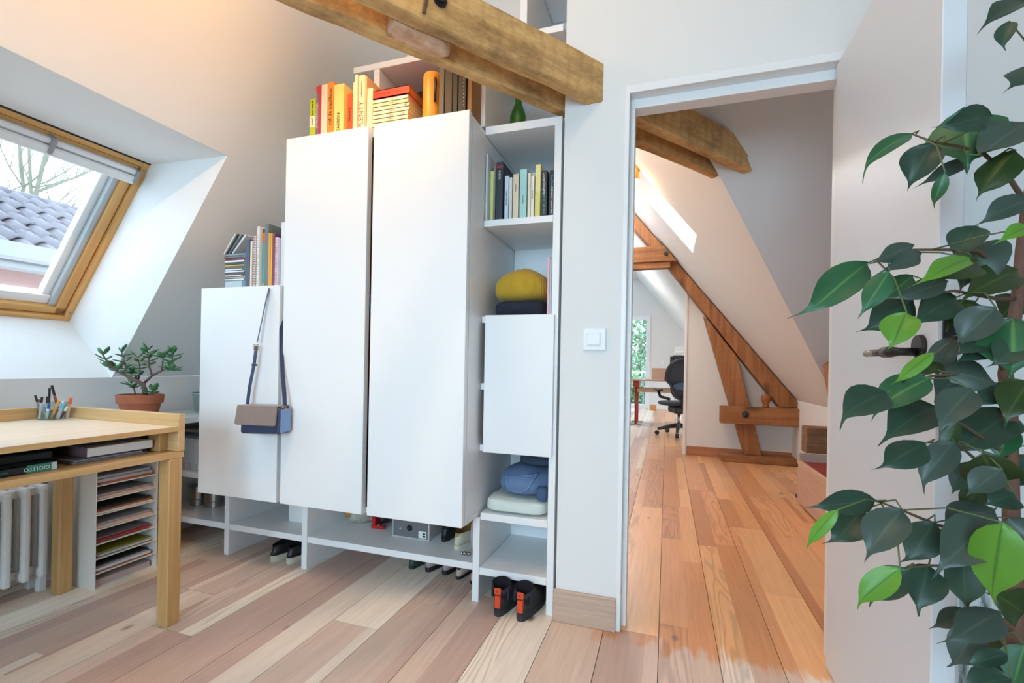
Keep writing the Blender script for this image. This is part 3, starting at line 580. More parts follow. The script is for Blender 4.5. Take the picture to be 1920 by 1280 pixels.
# stack of journals
g2 = 'cream journals stacked flat on the cupboard'
zz = ZB; ordn = ['lowest', 'second', 'third', 'fourth', 'fifth', 'sixth', 'seventh', 'topmost']
cy = [(242, 226, 178), (244, 228, 182), (240, 224, 176), (244, 229, 184), (241, 225, 180), (245, 230, 186), (242, 222, 160), (248, 236, 204)]
for i in range(8):
    dx = R.uniform(-.004, .004); hgt = .0168
    t = thing('journal', f'{ordn[i]} of the cream journals stacked flat under the red book', 'journal', (-1.12, 1.81, zz), g2)
    ob('cover', boxes((-1.214+dx, -1.040+dx, Y0+.004, Y0+.15, zz, zz+.0015), (-1.214+dx, -1.040+dx, Y0+.004, Y0+.15, zz+hgt-.002, zz+hgt-.0005), (-1.214+dx, -1.040+dx, Y0+.004, Y0+.006, zz, zz+hgt-.0005)), cmat(*cy[i]), t)
    ob('pages', B(-1.212+dx, -1.042+dx, Y0+.006, Y0+.148, zz+.0015, zz+hgt-.002), cmat(230, 200, 136, .9), t)
    if i in (1, 3, 5): ob('red_mark', B(-1.062+dx, -1.057+dx, Y0+.0032, Y0+.0045, zz+.004, zz+.012), RED, t)
    text('REVUE', (-1.12+dx, Y0+.0032, zz+hgt/2), (1, 0, 0), (0, 0, 1), .007, BR, t)
    zz += hgt
t = thing('book', 'thick red book lying on top of the cream journals', 'book', (-1.12, 1.80, zz), g)
ob('cover', boxes((-1.211, -1.036, Y0, Y0+.15, zz, zz+.003), (-1.211, -1.036, Y0, Y0+.15, zz+.032, zz+.035), (-1.211, -1.036, Y0, Y0+.003, zz, zz+.035)), cmat(222, 60, 40), t); ob('pages', B(-1.209, -1.038, Y0+.003, Y0+.148, zz+.003, zz+.032), cmat(206, 140, 70, .9), t)
text('histoires  de  la  maison', (-1.13, Y0-.0005, zz+.019), (1, 0, 0), (0, 0, 1), .012, BR, t)
t = thing('camera_case', 'small black case behind the red book', 'case', (-1.12, 2.05, ZB)); ob('body', boxes((-1.215, -1.165, 1.97, 2.1, ZB, 2.265), (-1.15, -1.03, 1.97, 2.12, ZB, 2.285), bev=.008), BLACK, t); ob('clasp', B(-1.163, -1.152, 1.975, 1.99, ZB, 2.275, bev=.002), cmat(120, 70, 40), t)
t = thing('flask', 'tall orange flask with black clip on the cupboard top', 'flask', (-.955, 1.775, ZB)); bm = bmesh.new(); lathe(bm, [(.0, .0), (.040, 0), (.0405, .01), (.0405, .212), (.036, .222), (.0, .224)], (-.955, 1.775, ZB), 28); ob('body', bm, mat('orange_flask_paint', S(232, 150, 44), .4, var=.02), t, smooth=True)
ob('clip', tube(bmesh.new(), [(-.926, 1.742, 2.08), (-.920, 1.730, 2.10), (-.918, 1.728, 2.15), (-.926, 1.742, 2.175)], .006, 8), BLACK, t, smooth=True)
for i, (x0, x1, zt, c, lb) in enumerate(((-.905, -.882, 2.22, (92, 84, 74), 'grey brown binder right of the orange flask'), (-.878, -.846, 2.24, (62, 50, 44), 'dark brown binder in the middle of the dark row'), (-.843, -.822, 2.24, (34, 34, 32), 'plain black binder on the cupboard top'), (-.818, -.786, 2.23, (48, 42, 38), 'black spiral album with dotted spine'))):
    book(lb, x0, x1, 1.735, .20, ZB, zt, c, par_group='dark binders on the cupboard top', name='binder', cat='binder', title=[('. . . . . . . . . .', .5, .03, INKW, True)] if i == 3 else None)
book('brown book with a golden fore-edge at the end of the dark row', -.783, -.764, 1.745, .10, ZB, 2.20, (150, 104, 56), par_group=g)
t = thing('bottle', 'empty green glass bottle on the shelf column', 'bottle', (-.665, 2.05, 2.003)); bm = bmesh.new(); lathe(bm, [(.0, 0), (.036, 0), (.038, .01), (.038, .125), (.030, .155), (.017, .185), (.014, .24), (.016, .245), (.016, .26), (.0, .26)], (-.665, 2.05, 2.003), 28); ob('glass', bm, mat('green_bottle_glass', S(48, 130, 34), .06, trans=.35), t, smooth=True)

g = 'books on the upper shelf of the column'; ZB = 1.6095; YC = 1.885
def cb(label, x0, x1, zt, c, **k): book(label, x0, x1, k.pop('y', YC), k.pop('dep', .14), ZB, zt, c, par_group=g, **k)
cb('silver grey slip case standing at the left end of the column books', -.742, -.733, 1.892, (206, 210, 214), dep=.2, y=1.86)
cb('pale lime paperback beside the silver slip case', -.731, -.716, 1.828, (206, 214, 138))
cb('thin brown grey booklet left of the thick navy book', -.714, -.708, 1.845, (150, 138, 126))
cb('thick navy book with red edges and red lettering', -.705, -.674, 1.863, (52, 56, 66), dep=.19, band=[(.9, .93, (170, 50, 70)), (.03, .045, (120, 124, 130))], title=[('ECRITS', .78, .012, INKW, False)])
cb('light blue white paperback with blue title', -.665, -.648, 1.800, (206, 216, 230), title=[('histoire naturelle', .5, .009, cmat(60, 60, 80), False)])
cb('white booklet with a red cross on its cover', -.645, -.632, 1.792, (222, 218, 210))
cb('peach cream novel left of the aqua book', -.628, -.604, 1.804, (236, 214, 184), title=[('romans', .7, .011, BR, False)])
cb('pale aqua book in the middle of the column shelf', -.598, -.568, 1.820, (174, 218, 214), title=[('nouvelles', .4, .010, BR, False)])
cb('ivory paperback right of the aqua book', -.563, -.551, 1.802, (240, 226, 196))
cb('white paperback with small dark print', -.549, -.536, 1.789, (240, 232, 224), title=[('le monde', .55, .009, INK, False)])
cb('pale yellow book taller than its neighbours', -.531, -.509, 1.833, (238, 228, 150), band=[(.0, .5, (226, 216, 120))])
cb('black book with white and teal spine lettering', -.505, -.481, 1.805, (56, 60, 62), title=[('Louise Doughty', .72, .014, INKW, False), ('A VIEW IN THE DARK', .33, .011, cmat(90, 180, 176), False)])
cb('brown orange book pushed back between the two black books', -.480, -.474, 1.83, (196, 140, 110), y=1.93)
cb('black book at the right end with a white dot on its spine', -.472, -.449, 1.803, (44, 58, 64), title=[('Inès Fossel', .75, .012, cmat(90, 170, 190), False), ('DES NUITS BLANCHES', .36, .011, INKW, False)])
# books and notebooks on the low cupboard
g = 'books and notebooks on the low cupboard'; ZB = 1.336
def lb_(label, x0, x1, zt, c, **k): return book(label, x0, x1, k.pop('y', 1.775), k.pop('dep', .17), ZB, zt, c, par_group=g, **k)
lb_('slate blue book beside the stack of disc cases', -1.955, -1.930, 1.585, (74, 92, 112))
lb_('thin cream exercise book on the low cupboard', -1.927, -1.915, 1.578, (232, 214, 188))
def spiral(x, zt, m, n):
    bm = bmesh.new()
    for i in range(n):
        z = ZB+.01+(zt-ZB-.02)*i/(n-1)
        tube(bm, [(x-.006, 1.782, z), (x-.004, 1.772, z+.001), (x+.004, 1.772, z+.001), (x+.006, 1.782, z)], .0014, 5)
    return bm
n1 = lb_('spiral notebook with mauve and white rings', -1.910, -1.893, 1.600, (214, 200, 196)); ob('spiral_binding', spiral(-1.9015, 1.600, 0, 22), cmat(112, 66, 88), n1)
n2 = lb_('tall white spiral sketchbook with sunset cover', -1.887, -1.872, 1.645, (238, 234, 228)); ob('spiral_binding', spiral(-1.8795, 1.645, 0, 26), cmat(200, 196, 196), n2)
lb_('teal and orange sunset illustrated album', -1.868, -1.845, 1.635, (96, 176, 166), band=[(.78, .94, (240, 120, 40)), (.94, 1, (90, 86, 84)), (0, .12, (190, 190, 170))], y=1.79)
lb_('tall grey folder behind the orange notebook', -1.842, -1.820, 1.655, (112, 122, 122), y=1.778)
lb_('orange yellow notebook pair on the low cupboard', -1.817, -1.803, 1.608, (222, 158, 62))
lb_('ochre yellow notebook right of the orange one', -1.801, -1.793, 1.606, (236, 176, 60))
lb_('burgundy notebook at the right end of the row', -1.790, -1.778, 1.606, (132, 62, 92))
n3 = lb_('white spiral pad against the white divider', -1.776, -1.760, 1.585, (236, 216, 220)); ob('spiral_binding', spiral(-1.768, 1.585, 0, 30), cmat(200, 130, 140), n3)
ob('divider_board', B(-1.757, -1.66, 1.79, 2.05, ZB, 1.66, bev=.002), LACQ, None, 'white divider board standing beside the notebooks', 'board')
# disc cases
gd = 'disc cases stacked on the low cupboard'; zz = ZB
dc = [((92, 120, 132), .058, 'thick clear blue grey case at the bottom of the disc stack', (190, 206, 210)), ((70, 90, 92), .010, 'disc case with white spine, second from the bottom', (238, 240, 240)), ((96, 88, 80), .010, 'disc case with brown and white spine', (186, 160, 146)), ((60, 70, 72), .010, 'disc case with pale blue spine', (206, 224, 232)),
      ((72, 60, 60), .010, 'disc case with dark red brown spine', (110, 84, 80)), ((90, 90, 84), .010, 'disc case with white spine and orange end, lower of two', (240, 240, 244)), ((96, 96, 90), .010, 'disc case with white spine and orange end, upper of two', (234, 236, 244)), ((88, 94, 92), .010, 'grey disc case under the yellow one', (116, 116, 114)),
      ((80, 84, 80), .010, 'disc case with yellow spine', (226, 186, 70)), ((76, 80, 78), .010, 'dark grey disc case above the yellow one', (84, 84, 82)), ((92, 92, 90), .012, 'disc case with broad white spine near the top', (244, 244, 244)), ((52, 48, 48), .011, 'black disc case with a red label', (150, 44, 60)), ((84, 100, 102), .011, 'grey green disc case second from the top', (104, 126, 128)), ((110, 130, 132), .010, 'clear grey disc case on top of the stack', (140, 160, 162))]
for i, (c, hh, lb, sp) in enumerate(dc):
    dx = R.uniform(-.005, .005); x0, x1 = -2.112+dx, -1.972+dx
    t = thing('disc_case', lb, 'disc case', (-2.04, 1.86, zz), gd)
    ob('case', B(x0, x1, 1.795, 1.920, zz, zz+hh-.0008, bev=.0006), cmat(*c, .25), t); ob('spine_label', B(x0+.004, x1-.012 if i % 3 else x1-.03, 1.794, 1.7955, zz+.0015, zz+hh-.0022), cmat(*sp), t)
    if i == 0: text('Ldn', (x0+.035, 1.7935, zz+.044), (1, 0, 0), (0, 0, 1), .018, INKW, t)
    zz += hh
gl = 'disc cases leaning on the stack'
for i, (xa, c, lb) in enumerate(((-2.128, (196, 200, 200), 'leaning white edged disc case nearest the slope'), (-2.114, (44, 52, 54), 'leaning black disc case, second of the four'), (-2.098, (120, 140, 142), 'leaning grey disc case, third of the four'), (-2.072, (216, 216, 218), 'leaning white disc case in front of the others'))):
    ang = math.radians([36, 38, 39, 42][i]); L_ = .125; tk = .010; dx_, dz_ = math.sin(ang), math.cos(ang)
    t = thing('disc_case', lb, 'disc case', (xa, 1.86, zz), gl); bm = bmesh.new()
    p0 = (xa+.012*i*.0, zz+.002+tk*dx_*0); poly = [(xa, zz+.001), (xa+dx_*L_, zz+.001+dz_*L_), (xa+dx_*L_+dz_*tk, zz+.001+dz_*L_-dx_*tk), (xa+dz_*tk, zz+.001-dx_*tk+dx_*tk*.9)]
    prism(bm, poly, 1.80, 1.925, 'Y'); ob('case', bm, cmat(*c, .25), t)
    bm = bmesh.new(); k = .82; prism(bm, [(xa+.003, zz+.006), (xa+dx_*L_*k, zz+.001+dz_*L_*k), (xa+dx_*L_*k+dz_*tk*.5, zz+.001+dz_*L_*k-dx_*tk*.5), (xa+dz_*tk*.5+.003, zz+.003)], 1.7990, 1.8002, 'Y'); ob('spine_label', bm, cmat(230, 230, 230) if i in (0, 3) else cmat(90, 96, 98), t)
# books leaning at the right end of the sweater shelf
g = 'thin books beside the folded sweater'; ZB = 1.205
for x0, x1, zt, c, lb in ((-.472, -.463, 1.447, (226, 176, 186), 'pink white thin book beside the mustard sweater'), (-.462, -.454, 1.440, (176, 192, 206), 'thin pale blue book beside the mustard sweater'), (-.453, -.4455, 1.435, (166, 156, 120), 'thin olive patterned book touching the column side')):
    book(lb, x0, x1, 1.885, .2, ZB, zt, c, par_group=g)
# white folders and magazines in the corner shelf
g = 'white folders in the corner shelf'; ZB = .403
for i, (x0, x1, zt, c, lb) in enumerate(((-2.565, -2.527, .565, (76, 140, 160), 'teal folder at the left end of the corner shelf'), (-2.524, -2.512, .572, (120, 60, 50), 'thin brown red folder next to the teal one'), (-2.510, -2.465, .572, (214, 218, 224), 'white folder printed with small numbers'), (-2.462, -2.420, .571, (206, 212, 220), 'second white folder with small print'), (-2.417, -2.378, .570, (216, 220, 226), 'third white folder, half hidden by the cupboard door'))):
    book(lb, x0, x1, 1.89, .24, ZB, zt, c, par_group=g, name='folder', cat='folder', title=[('12 3', .12, .014, INK, True)] if i > 1 else None)
zz = .573
for i, (c, lb) in enumerate((((96, 122, 150), 'blue grey magazine lying on the white folders'), ((52, 58, 70), 'dark magazine lying above the blue one'), ((128, 122, 112), 'grey brown magazine on top of the folder row'))):
    t = thing('magazine', lb, 'magazine', (-2.47, 2.0, zz), 'magazines on the folder row'); ob('sheets', B(-2.57+.01*i, -2.36, 1.88, 2.16, zz, zz+.016, bev=.003), cmat(*c), t); zz += .0165
for i, (x, y, r, h, lb) in enumerate(((-2.575, 2.05, .050, .108, 'steel tin on the bench shelf, partly behind the desk leg'), (-2.462, 2.06, .054, .104, 'wider steel tin on the bench under the low cupboard'))):
    t = thing('tin', lb, 'tin', (x, y, .16), 'steel tins on the bench'); bm = bmesh.new(); lathe(bm, [(.0, 0), (r, 0), (r, h*.3), (r+.002, h*.32), (r, h*.34), (r, h-.012), (r+.003, h-.01), (r+.003, h), (r-.004, h), (r-.006, h-.004), (.0, h-.004)], (x, y, .161), 26); ob('body', bm, STEEL, t, smooth=False)
t = thing('jar', 'clear glass jar on the corner shelf beside the cupboard', 'jar', (-2.50, 2.0, .70)); bm = bmesh.new(); lathe(bm, [(.0, 0.001), (.034, .001), (.038, .01), (.050, .10), (.050, .112), (.047, .112), (.047, .10), (.035, .012), (.0, .010)], (-2.50, 2.0, .70), 24); ob('glass', bm, JARG, t, smooth=True)
ob('rim', lathe(bmesh.new(), [(.0505, .104), (.0515, .108), (.0505, .113), (.047, .113), (.047, .104)], (-2.50, 2.0, .70), 24), cmat(150, 170, 166, .2), t)
CF = Vector((-math.sin(PSI), math.cos(PSI), 0)); CR = Vector((math.cos(PSI), math.sin(PSI), 0)); CZ = Vector((0, 0, 1))
def at(u, v, Y=None, d=None):
    """a photograph pixel (1920x1280) as a point on the plane Y, or at depth d from the viewpoint"""
    dx, dy = u-960, v-684.5; c, s = math.cos(ROLL), math.sin(ROLL); a = dx*c+dy*s; b = -dx*s+dy*c
    r = CF*885+CR*a-CZ*b; k = (Y/r.y) if Y is not None else d/885
    return Vector((0, 0, 1))+r*k
# ================================================================= DESK
D = thing('desk', 'light wooden desk with raised rims and an open shelf under its top', 'desk', (-2.1, .7, 0))
ob('desktop', B(-2.43, -1.745, .02, 1.300, .728, .745, bev=.001), MAPLE, D); ob('front_edge', B(-1.7455, -1.7435, .02, 1.300, .7275, .7455), OAK, D)
ob('lower_shelf', B(-2.43, -1.745, .02, 1.325, .627, .650, bev=.001), OAK, D)
ob('end_rim', B(-2.452, -1.743, 1.301, 1.326, .651, .791, bev=.0015), OAKX, D); ob('back_rim', B(-2.452, -2.431, .02, 1.300, .627, .791, bev=.0015), OAK, D)
ob('batten', B(-1.862, -1.800, 1.272, 1.300, .651, .727, bev=.001), OAKZ, D)
for a in ((-1.799, -1.744, 1.269, 1.319), (-2.456, -2.402, 1.293, 1.340), (-1.799, -1.744, .03, .085), (-2.456, -2.402, .03, .085)): ob('leg', B(*a, 0, .626, bev=.003), OAKZ, D)
zs = .6505
t = thing('book', 'green and black book with upside-down white title on the desk shelf', 'book', (-1.95, .86, zs)); ob('cover', boxes((-1.98, -1.80, .70, .958, zs, zs+.0025), (-1.98, -1.80, .70, .958, zs+.0215, zs+.024), (-1.803, -1.80, .70, .958, zs, zs+.024)), cmat(26, 34, 34), t); ob('pages', B(-1.978, -1.804, .703, .955, zs+.0025, zs+.0215), PAPER, t)
ob('green_band', B(-1.8005, -1.7985, .885, .9575, zs+.0003, zs+.0237), cmat(60, 132, 108), t); ob('white_label', B(-1.799, -1.7978, .944, .9575, zs+.001, zs+.023), cmat(206, 214, 212), t)
text('GIOLITO', (-1.7975, .908, zs+.012), (0, -1, 0), (0, 0, -1), .016, INKW, t); text('IMMEUBLES AU SOL', (-1.7975, .80, zs+.012), (0, -1, 0), (0, 0, -1), .010, cmat(50, 130, 100), t)
for i, (x0, x1, ya, yb, z0, z1, c, lb) in enumerate(((-2.25, -1.86, .62, .98, .675, .700, (30, 30, 32), 'black folder lying on the green book'), (-2.28, -1.88, .60, 1.0, .7003, .722, (24, 25, 26), 'black laptop sleeve filling the desk shelf'))):
    t = thing('folder', lb, 'folder', ((x0+x1)/2, .8, z0)); ob('cover', B(x0, x1, ya, yb, z0, z1, bev=.004), cmat(*c), t)
zz = .6505
for i, (dy0, dy1, h, c, lb) in enumerate(((1.010, 1.240, .006, (126, 116, 120), 'grey magazine at the bottom of the desk shelf pile'), (1.016, 1.226, .005, (160, 150, 156), 'lilac grey magazine above the bottom one'), (1.03, 1.245, .005, (92, 84, 90), 'dark grey magazine under the white paper block'))):
    t = thing('magazine', lb, 'magazine', (-1.98, 1.12, zz), 'magazines on the desk shelf'); ob('sheets', B(-2.12+i*.01, -1.815-.006*i, dy0, dy1, zz, zz+h, bev=.002), cmat(*c), t); zz += h+.0003
t = thing('paper_block', 'thick white block of paper on the desk shelf', 'paper', (-1.98, 1.16, zz)); ob('paper_sheets', B(-2.10, -1.822, 1.052, 1.262, zz, zz+.029, bev=.001), WHITEP, t); ob('red_edge', B(-2.10, -1.823, 1.0505, 1.052, zz, zz+.029), cmat(124, 96, 100), t); zz += .0293
for i, (dy0, dy1, c, lb) in enumerate(((.99, 1.20, (70, 58, 60), 'dark magazine lying on the white paper block'), (1.0, 1.235, (52, 46, 50), 'black brown magazine at the top of the pile'))):
    t = thing('magazine', lb, 'magazine', (-1.99, 1.1, zz), 'magazines on the desk shelf'); ob('sheets', B(-2.14, -1.84-.01*i, dy0+.07, dy1, zz, zz+.007, bev=.002), cmat(*c), t); zz += .0073
# pens in a glass
PC = Vector((-2.375, 1.245, .7455))
t = thing('pen_glass', 'clear glass holding pens in the desk corner', 'glass', PC); bm = bmesh.new(); lathe(bm, [(.0, 0), (.044, 0), (.047, .07), (.0455, .07), (.0425, .003), (.0, .003)], PC, 20); ob('glass', bm, JARG, t, smooth=True)
pens = [((66, 741), (75, 785), .0042, (38, 34, 36), (38, 34, 36), 'slim black brush pen leaning furthest left'), ((72, 749), (79, 785), .0045, (196, 40, 44), (222, 222, 222), 'red capped white pen'), ((79, 744), (82, 785), .0042, (40, 38, 50), (228, 228, 230), 'dark tipped pen beside the red cap'), ((82, 764), (83, 786), .0085, (70, 130, 190), (70, 130, 190), 'thick blue marker in front'),
        ((88, 743), (90, 785), .004, (46, 52, 52), (210, 214, 210), 'white pen with dark green black cap'), ((93, 727), (96, 785), .0042, (32, 30, 34), (40, 38, 60), 'tall black pen, second tallest'), ((97, 722), (102, 784), .0048, (36, 34, 36), (140, 84, 60), 'tallest pen, black top and brown shaft'), ((92, 757), (98, 786), .005, (40, 70, 180), (216, 218, 220), 'pen with bright blue cap'),
        ((97, 762), (99, 787), .006, (226, 222, 220), (150, 80, 76), 'white and brown red pen in front'), ((106, 760), (107, 786), .005, (236, 234, 228), (60, 56, 44), 'white headed dark pen'), ((112, 750), (108, 786), .006, (206, 150, 90), (190, 134, 74), 'wooden pencil with a broad ochre end'), ((133, 745), (118, 786), .006, (232, 110, 60), (222, 204, 190), 'orange ended marker leaning right'), ((119, 756), (117, 786), .007, (96, 180, 206), (170, 172, 176), 'pale blue capped silver marker'), ((126, 763), (119, 786), .005, (220, 214, 206), (70, 62, 60), 'dark pen leaning against the rim')]
for i, (tp, bp, r, cc, cb_, lb) in enumerate(pens):
    T = at(*tp, d=(PC-Vector((0, 0, 1))).dot(CF)+.03*math.sin(i*2.4)); Bt = PC+CR*((bp[0]-97)/421*.75)+CF*(.026*math.sin(i*2.4))+Vector((0, 0, .004)); t = thing('pen', lb, 'pen', Bt, 'pens in the glass'); k = Bt.lerp(T, .68)
    ob('barrel', tube(bmesh.new(), [Bt, k], r*.95, 8), cmat(*cb_), t, smooth=False); ob('cap', tube(bmesh.new(), [k, k.lerp(T, .93), T], [r, r, r*.75], 8), cmat(*cc, .35), t, smooth=False)
# paper organiser
OG = thing('paper_organiser', 'white compartment tower for papers standing under the desk', 'organiser', (-2.47, 1.5, 0)); GW = mat('organiser_board', S(226, 222, 214), .6, var=.02)
ob('side_panel', B(-2.63, -2.314, 1.371, 1.3745, 0, .512), GW, OG); ob('side_panel', B(-2.63, -2.314, 1.6265, 1.630, 0, .512), GW, OG); ob('back_panel', B(-2.633, -2.630, 1.371, 1.630, 0, .512), GW, OG)
for i in range(9):
    z = .001+.0632*i; ob('divider', B(-2.63, -2.315, 1.3746, 1.6264, z, z+.003), GW, OG)
mags = [(0, .028, (190, 170, 164), .01, 'clear packet of papers in the lowest organiser slot'), (1, .006, (150, 90, 62), .0, 'thin brown magazine in the second organiser slot'), (1, .010, (214, 212, 218), .0, 'white magazine in the second organiser slot'), (1, .006, (52, 48, 46), .03, 'dark magazine at the back of the second slot'), (2, .004, (110, 106, 108), 0, 'thin grey magazine in the third slot'), (2, .006, (196, 196, 198), .0, 'pale magazine in the third slot'), (2, .005, (146, 140, 40), .02, 'mustard yellow leaflet in the third slot'),
        (3, .006, (84, 82, 80), .02, 'dark leaflet in the fourth slot'), (3, .005, (178, 46, 52), -.003, 'red leaflet sticking out of the fourth slot'), (3, .004, (150, 144, 150), .02, 'lilac grey sheet in the fourth slot'), (4, .012, (206, 180, 166), .0, 'pale pink brown magazine in the fifth slot'), (4, .008, (168, 166, 174), .01, 'grey paper stack in the fifth slot'), (5, .008, (214, 208, 202), .0, 'cream magazine in the sixth slot'), (5, .007, (142, 92, 70), .0, 'brown magazine in the sixth slot'), (5, .006, (60, 64, 60), .02, 'dark green black magazine in the sixth slot'),
        (6, .010, (206, 178, 164), .0, 'salmon paper stack in the seventh slot'), (6, .008, (160, 156, 164), .01, 'grey sheet stack in the seventh slot'), (7, .009, (150, 84, 70), .0, 'reddish magazine in the top slot'), (7, .011, (168, 164, 174), .0, 'lilac magazine in the top slot'), (7, .010, (206, 202, 206), .02, 'white magazine on top of the organiser pile')]
lev = {}
for sl_, h, c, off, lb in mags:
    z = lev.get(sl_, .0045+.0632*sl_); lev[sl_] = z+h+.0006; yj = R.uniform(0, .012)
    t = thing('magazine', lb, 'magazine', (-2.47, 1.5, z), 'papers in the organiser'); ob('sheets', B(-2.62, -2.326-off, 1.379+yj, 1.610+yj, z, z+h, bev=.0012), cmat(*c, .45), t)
# ================================================================= RADIATORS
RADW = mat('radiator_enamel', (.78, .78, .76, 1), .35, var=.02)
def radiator(label, p0, axis, n, pitch, z0, z1, deep, side):
    """column radiator; sections run along axis; deep is the direction of its depth"""
    t = thing('radiator', label, 'radiator', p0); p0 = Vector(p0); ax = Vector(axis); dp = Vector(deep)
    for i in range(n):
        bm = bmesh.new(); c = p0+ax*(pitch*i)
        def bx(a0, a1, d0, d1, zz0, zz1, bev):
            q0 = c+ax*a0+dp*d0; q1 = c+ax*a1+dp*d1
            box(bm, min(q0.x, q1.x), max(q0.x, q1.x), min(q0.y, q1.y), max(q0.y, q1.y), zz0, zz1, bev=bev, seg=2)
        for k in range(3): bx(-.014, .014, .0+.045*k, .028+.045*k, z0, z1-.012, .009)
        bx(-.017, .017, .004, .114, z1-.05, z1, .014); bx(-.017, .017, .004, .114, z0-.0, z0+.05, .014)
        bx(-.031, .031, .040, .080, z1-.046, z1-.012, .004); bx(-.031, .031, .040, .080, z0+.012, z0+.046, .004)
        if i in (0, n-1): bx(-.014, .014, .01, .04, 0.0, z0+.02, .003); bx(-.014, .014, .08, .11, 0.0, z0+.02, .003)
        ob('section', bm, RADW, t, smooth=False)
radiator('white column radiator under the desk below the skylight', (-2.50, 1.295, 0), (0, -1, 0), 14, .060, .062, .455, (-1, 0, 0), 1)
radiator('white column radiator on the wall behind the door and ficus', (.80, 1.69, 0), (1, 0, 0), 12, .0475, .08, .385, (0, 1, 0), 1)
# ================================================================= JADE PLANT
PX, PY = -2.43, 1.62
JP = thing('jade_plant', 'small jade plant tree in a terracotta pot on the corner shelf', 'plant', (PX, PY, .70))
TERR = mat('terracotta', S(176, 104, 76), .85, var=.18, nscale=22, bump=.2)
bm = bmesh.new(); lathe(bm, [(.0, 0), (.066, 0), (.083, .082), (.092, .083), (.096, .122), (.088, .124), (.085, .10), (.0, .10)], (PX, PY, .7005), 32); ob('pot', bm, TERR, JP, smooth=False)
bm = bmesh.new(); lathe(bm, [(.0, .104), (.05, .107), (.084, .101)], (PX, PY, .7005), 24); ob('soil', bm, mat('soil', S(84, 64, 52), .95, var=.3, nscale=60, bump=.6), JP)
jb = [[(272, 742), (272, 732), (268, 720), (256, 714), (236, 703), (220, 696), (209, 687), (200, 676), (192, 664)], [(232, 700), (236, 690), (232, 672), (228, 660)], [(258, 713), (262, 702), (262, 686), (258, 670)], [(268, 720), (285, 704), (280, 687), (279, 670), (276, 656)], [(285, 704), (303, 695), (315, 690), (323, 676), (324, 662)], [(303, 695), (306, 672), (305, 668)], [(220, 697), (214, 690), (205, 690)], [(255, 738), (251, 728), (246, 719)], [(283, 742), (286, 733)], [(245, 707), (247, 700), (250, 698)], [(315, 690), (320, 692), (322, 694)]]
BARK = mat('jade_bark', S(112, 92, 84), .8, var=.25, nscale=50); JL = mat('jade_leaf', S(70, 122, 78), .35, var=.2, nscale=30)
bmb = bmesh.new(); bml = bmesh.new(); rj = random.Random(11)
def fleshy(bm, p, d, L_, wdt):
    d = d.normalized(); sd = d.cross(Vector((0, 0, 1))); sd = sd.normalized() if sd.length > .1 else Vector((1, 0, 0)); nn = sd.cross(d)
    ring = []
    pts = [(0, .15), (.35, .8), (.7, 1), (1, .35)]
    for tt_, ww in pts:
        c = p+d*L_*tt_+Vector((0, 0, .15*L_*tt_*tt_)); w_ = wdt*ww/2; th_ = .0034*(1 if ww > .5 else .5)
        ring.append([bm.verts.new(c+sd*w_), bm.verts.new(c+nn*th_), bm.verts.new(c-sd*w_), bm.verts.new(c-nn*th_)])
    for a, b in zip(ring, ring[1:]):
        for k in range(4): bm.faces.new((a[k], a[(k+1) % 4], b[(k+1) % 4], b[k]))
    bm.faces.new(ring[-1])
for bi, br in enumerate(jb):
    ys_ = [PY+(.055*math.sin(bi*2.3)-(.15 if bi in (0, 6) else 0))*(i/len(br)) for i in range(len(br))]
    pts = [at(u, v, Y=y) for (u, v), y in zip(br, ys_)]; pts[0].z = max(pts[0].z-.012, .80) if bi in (0, 7, 8) else pts[0].z
    r0 = [.0125, .005, .0055, .0065, .006, .003, .003, .004, .004, .003, .003][bi]
    tube(bmb, pts, [max(.002, r0*(1-.75*i/(len(pts)-1))) for i in range(len(pts))], 8)
    nleaf = 6 if bi in (0, 1, 2, 3, 4) else 4
    for k in range(nleaf):
        f = 1-k*(.085 if len(br) > 4 else .14)+rj.uniform(-.03, .0); x = f*(len(pts)-1); i0 = min(int(x), len(pts)-2); p = pts[i0].lerp(pts[i0+1], x-i0)
        for s_ in (0, 1):
            a = k*1.6+s_*math.pi+rj.uniform(-.7, .7); fleshy(bml, p, Vector((math.cos(a), math.sin(a), rj.uniform(-.15, .6) if k else .9)), rj.uniform(.030, .050), rj.uniform(.020, .030))
bmesh.ops.recalc_face_normals(bml, faces=bml.faces); ob('trunk', bmb, BARK, JP, smooth=True); ob('leaves', bml, JL, JP, kind='stuff', smooth=True)
# ================================================================= HANDBAG
HB = thing('handbag', 'small navy handbag with taupe suede flap hanging on the low cupboard', 'handbag', (-1.68, 1.63, .67)); NAVY = mat('navy_leather', S(52, 62, 92), .45, var=.06, bump=.1, bscale=200)
bm = bmesh.new(); prism(bm, [(-1.785, .676), (-1.568, .686), (-1.568, .800), (-1.785, .795)], 1.606, 1.674, 'Y', .008); ob('body', bm, NAVY, HB, smooth=False)
bm = bmesh.new(); prism(bm, [(1.612, .690), (1.672, .694), (1.672, .792), (1.614, .792)], -1.569, -1.5635, 'X', .003); ob('gusset', bm, mat('light_blue_leather', S(122, 152, 196), .5, var=.05), HB)
bm = bmesh.new(); poly = [(-1.806, .722), (-1.800, .716), (-1.586, .720), (-1.578, .728), (-1.572, .806), (-1.790, .803)]; prism(bm, poly, 1.594, 1.604, 'Y', .003); prism(bm, [(-1.790, .7955), (-1.572, .8005), (-1.572, .8085), (-1.790, .8035)], 1.5955, 1.668, 'Y', .002); ob('flap', bm, mat('taupe_suede', S(142, 122, 114), .95, var=.12, nscale=30, sheen=.3), HB, smooth=False)
sp = [((500, 537), 1.712), ((504, 541), 1.682), ((498, 566), 1.672), ((490, 605), 1.664), ((482, 642), 1.655)]
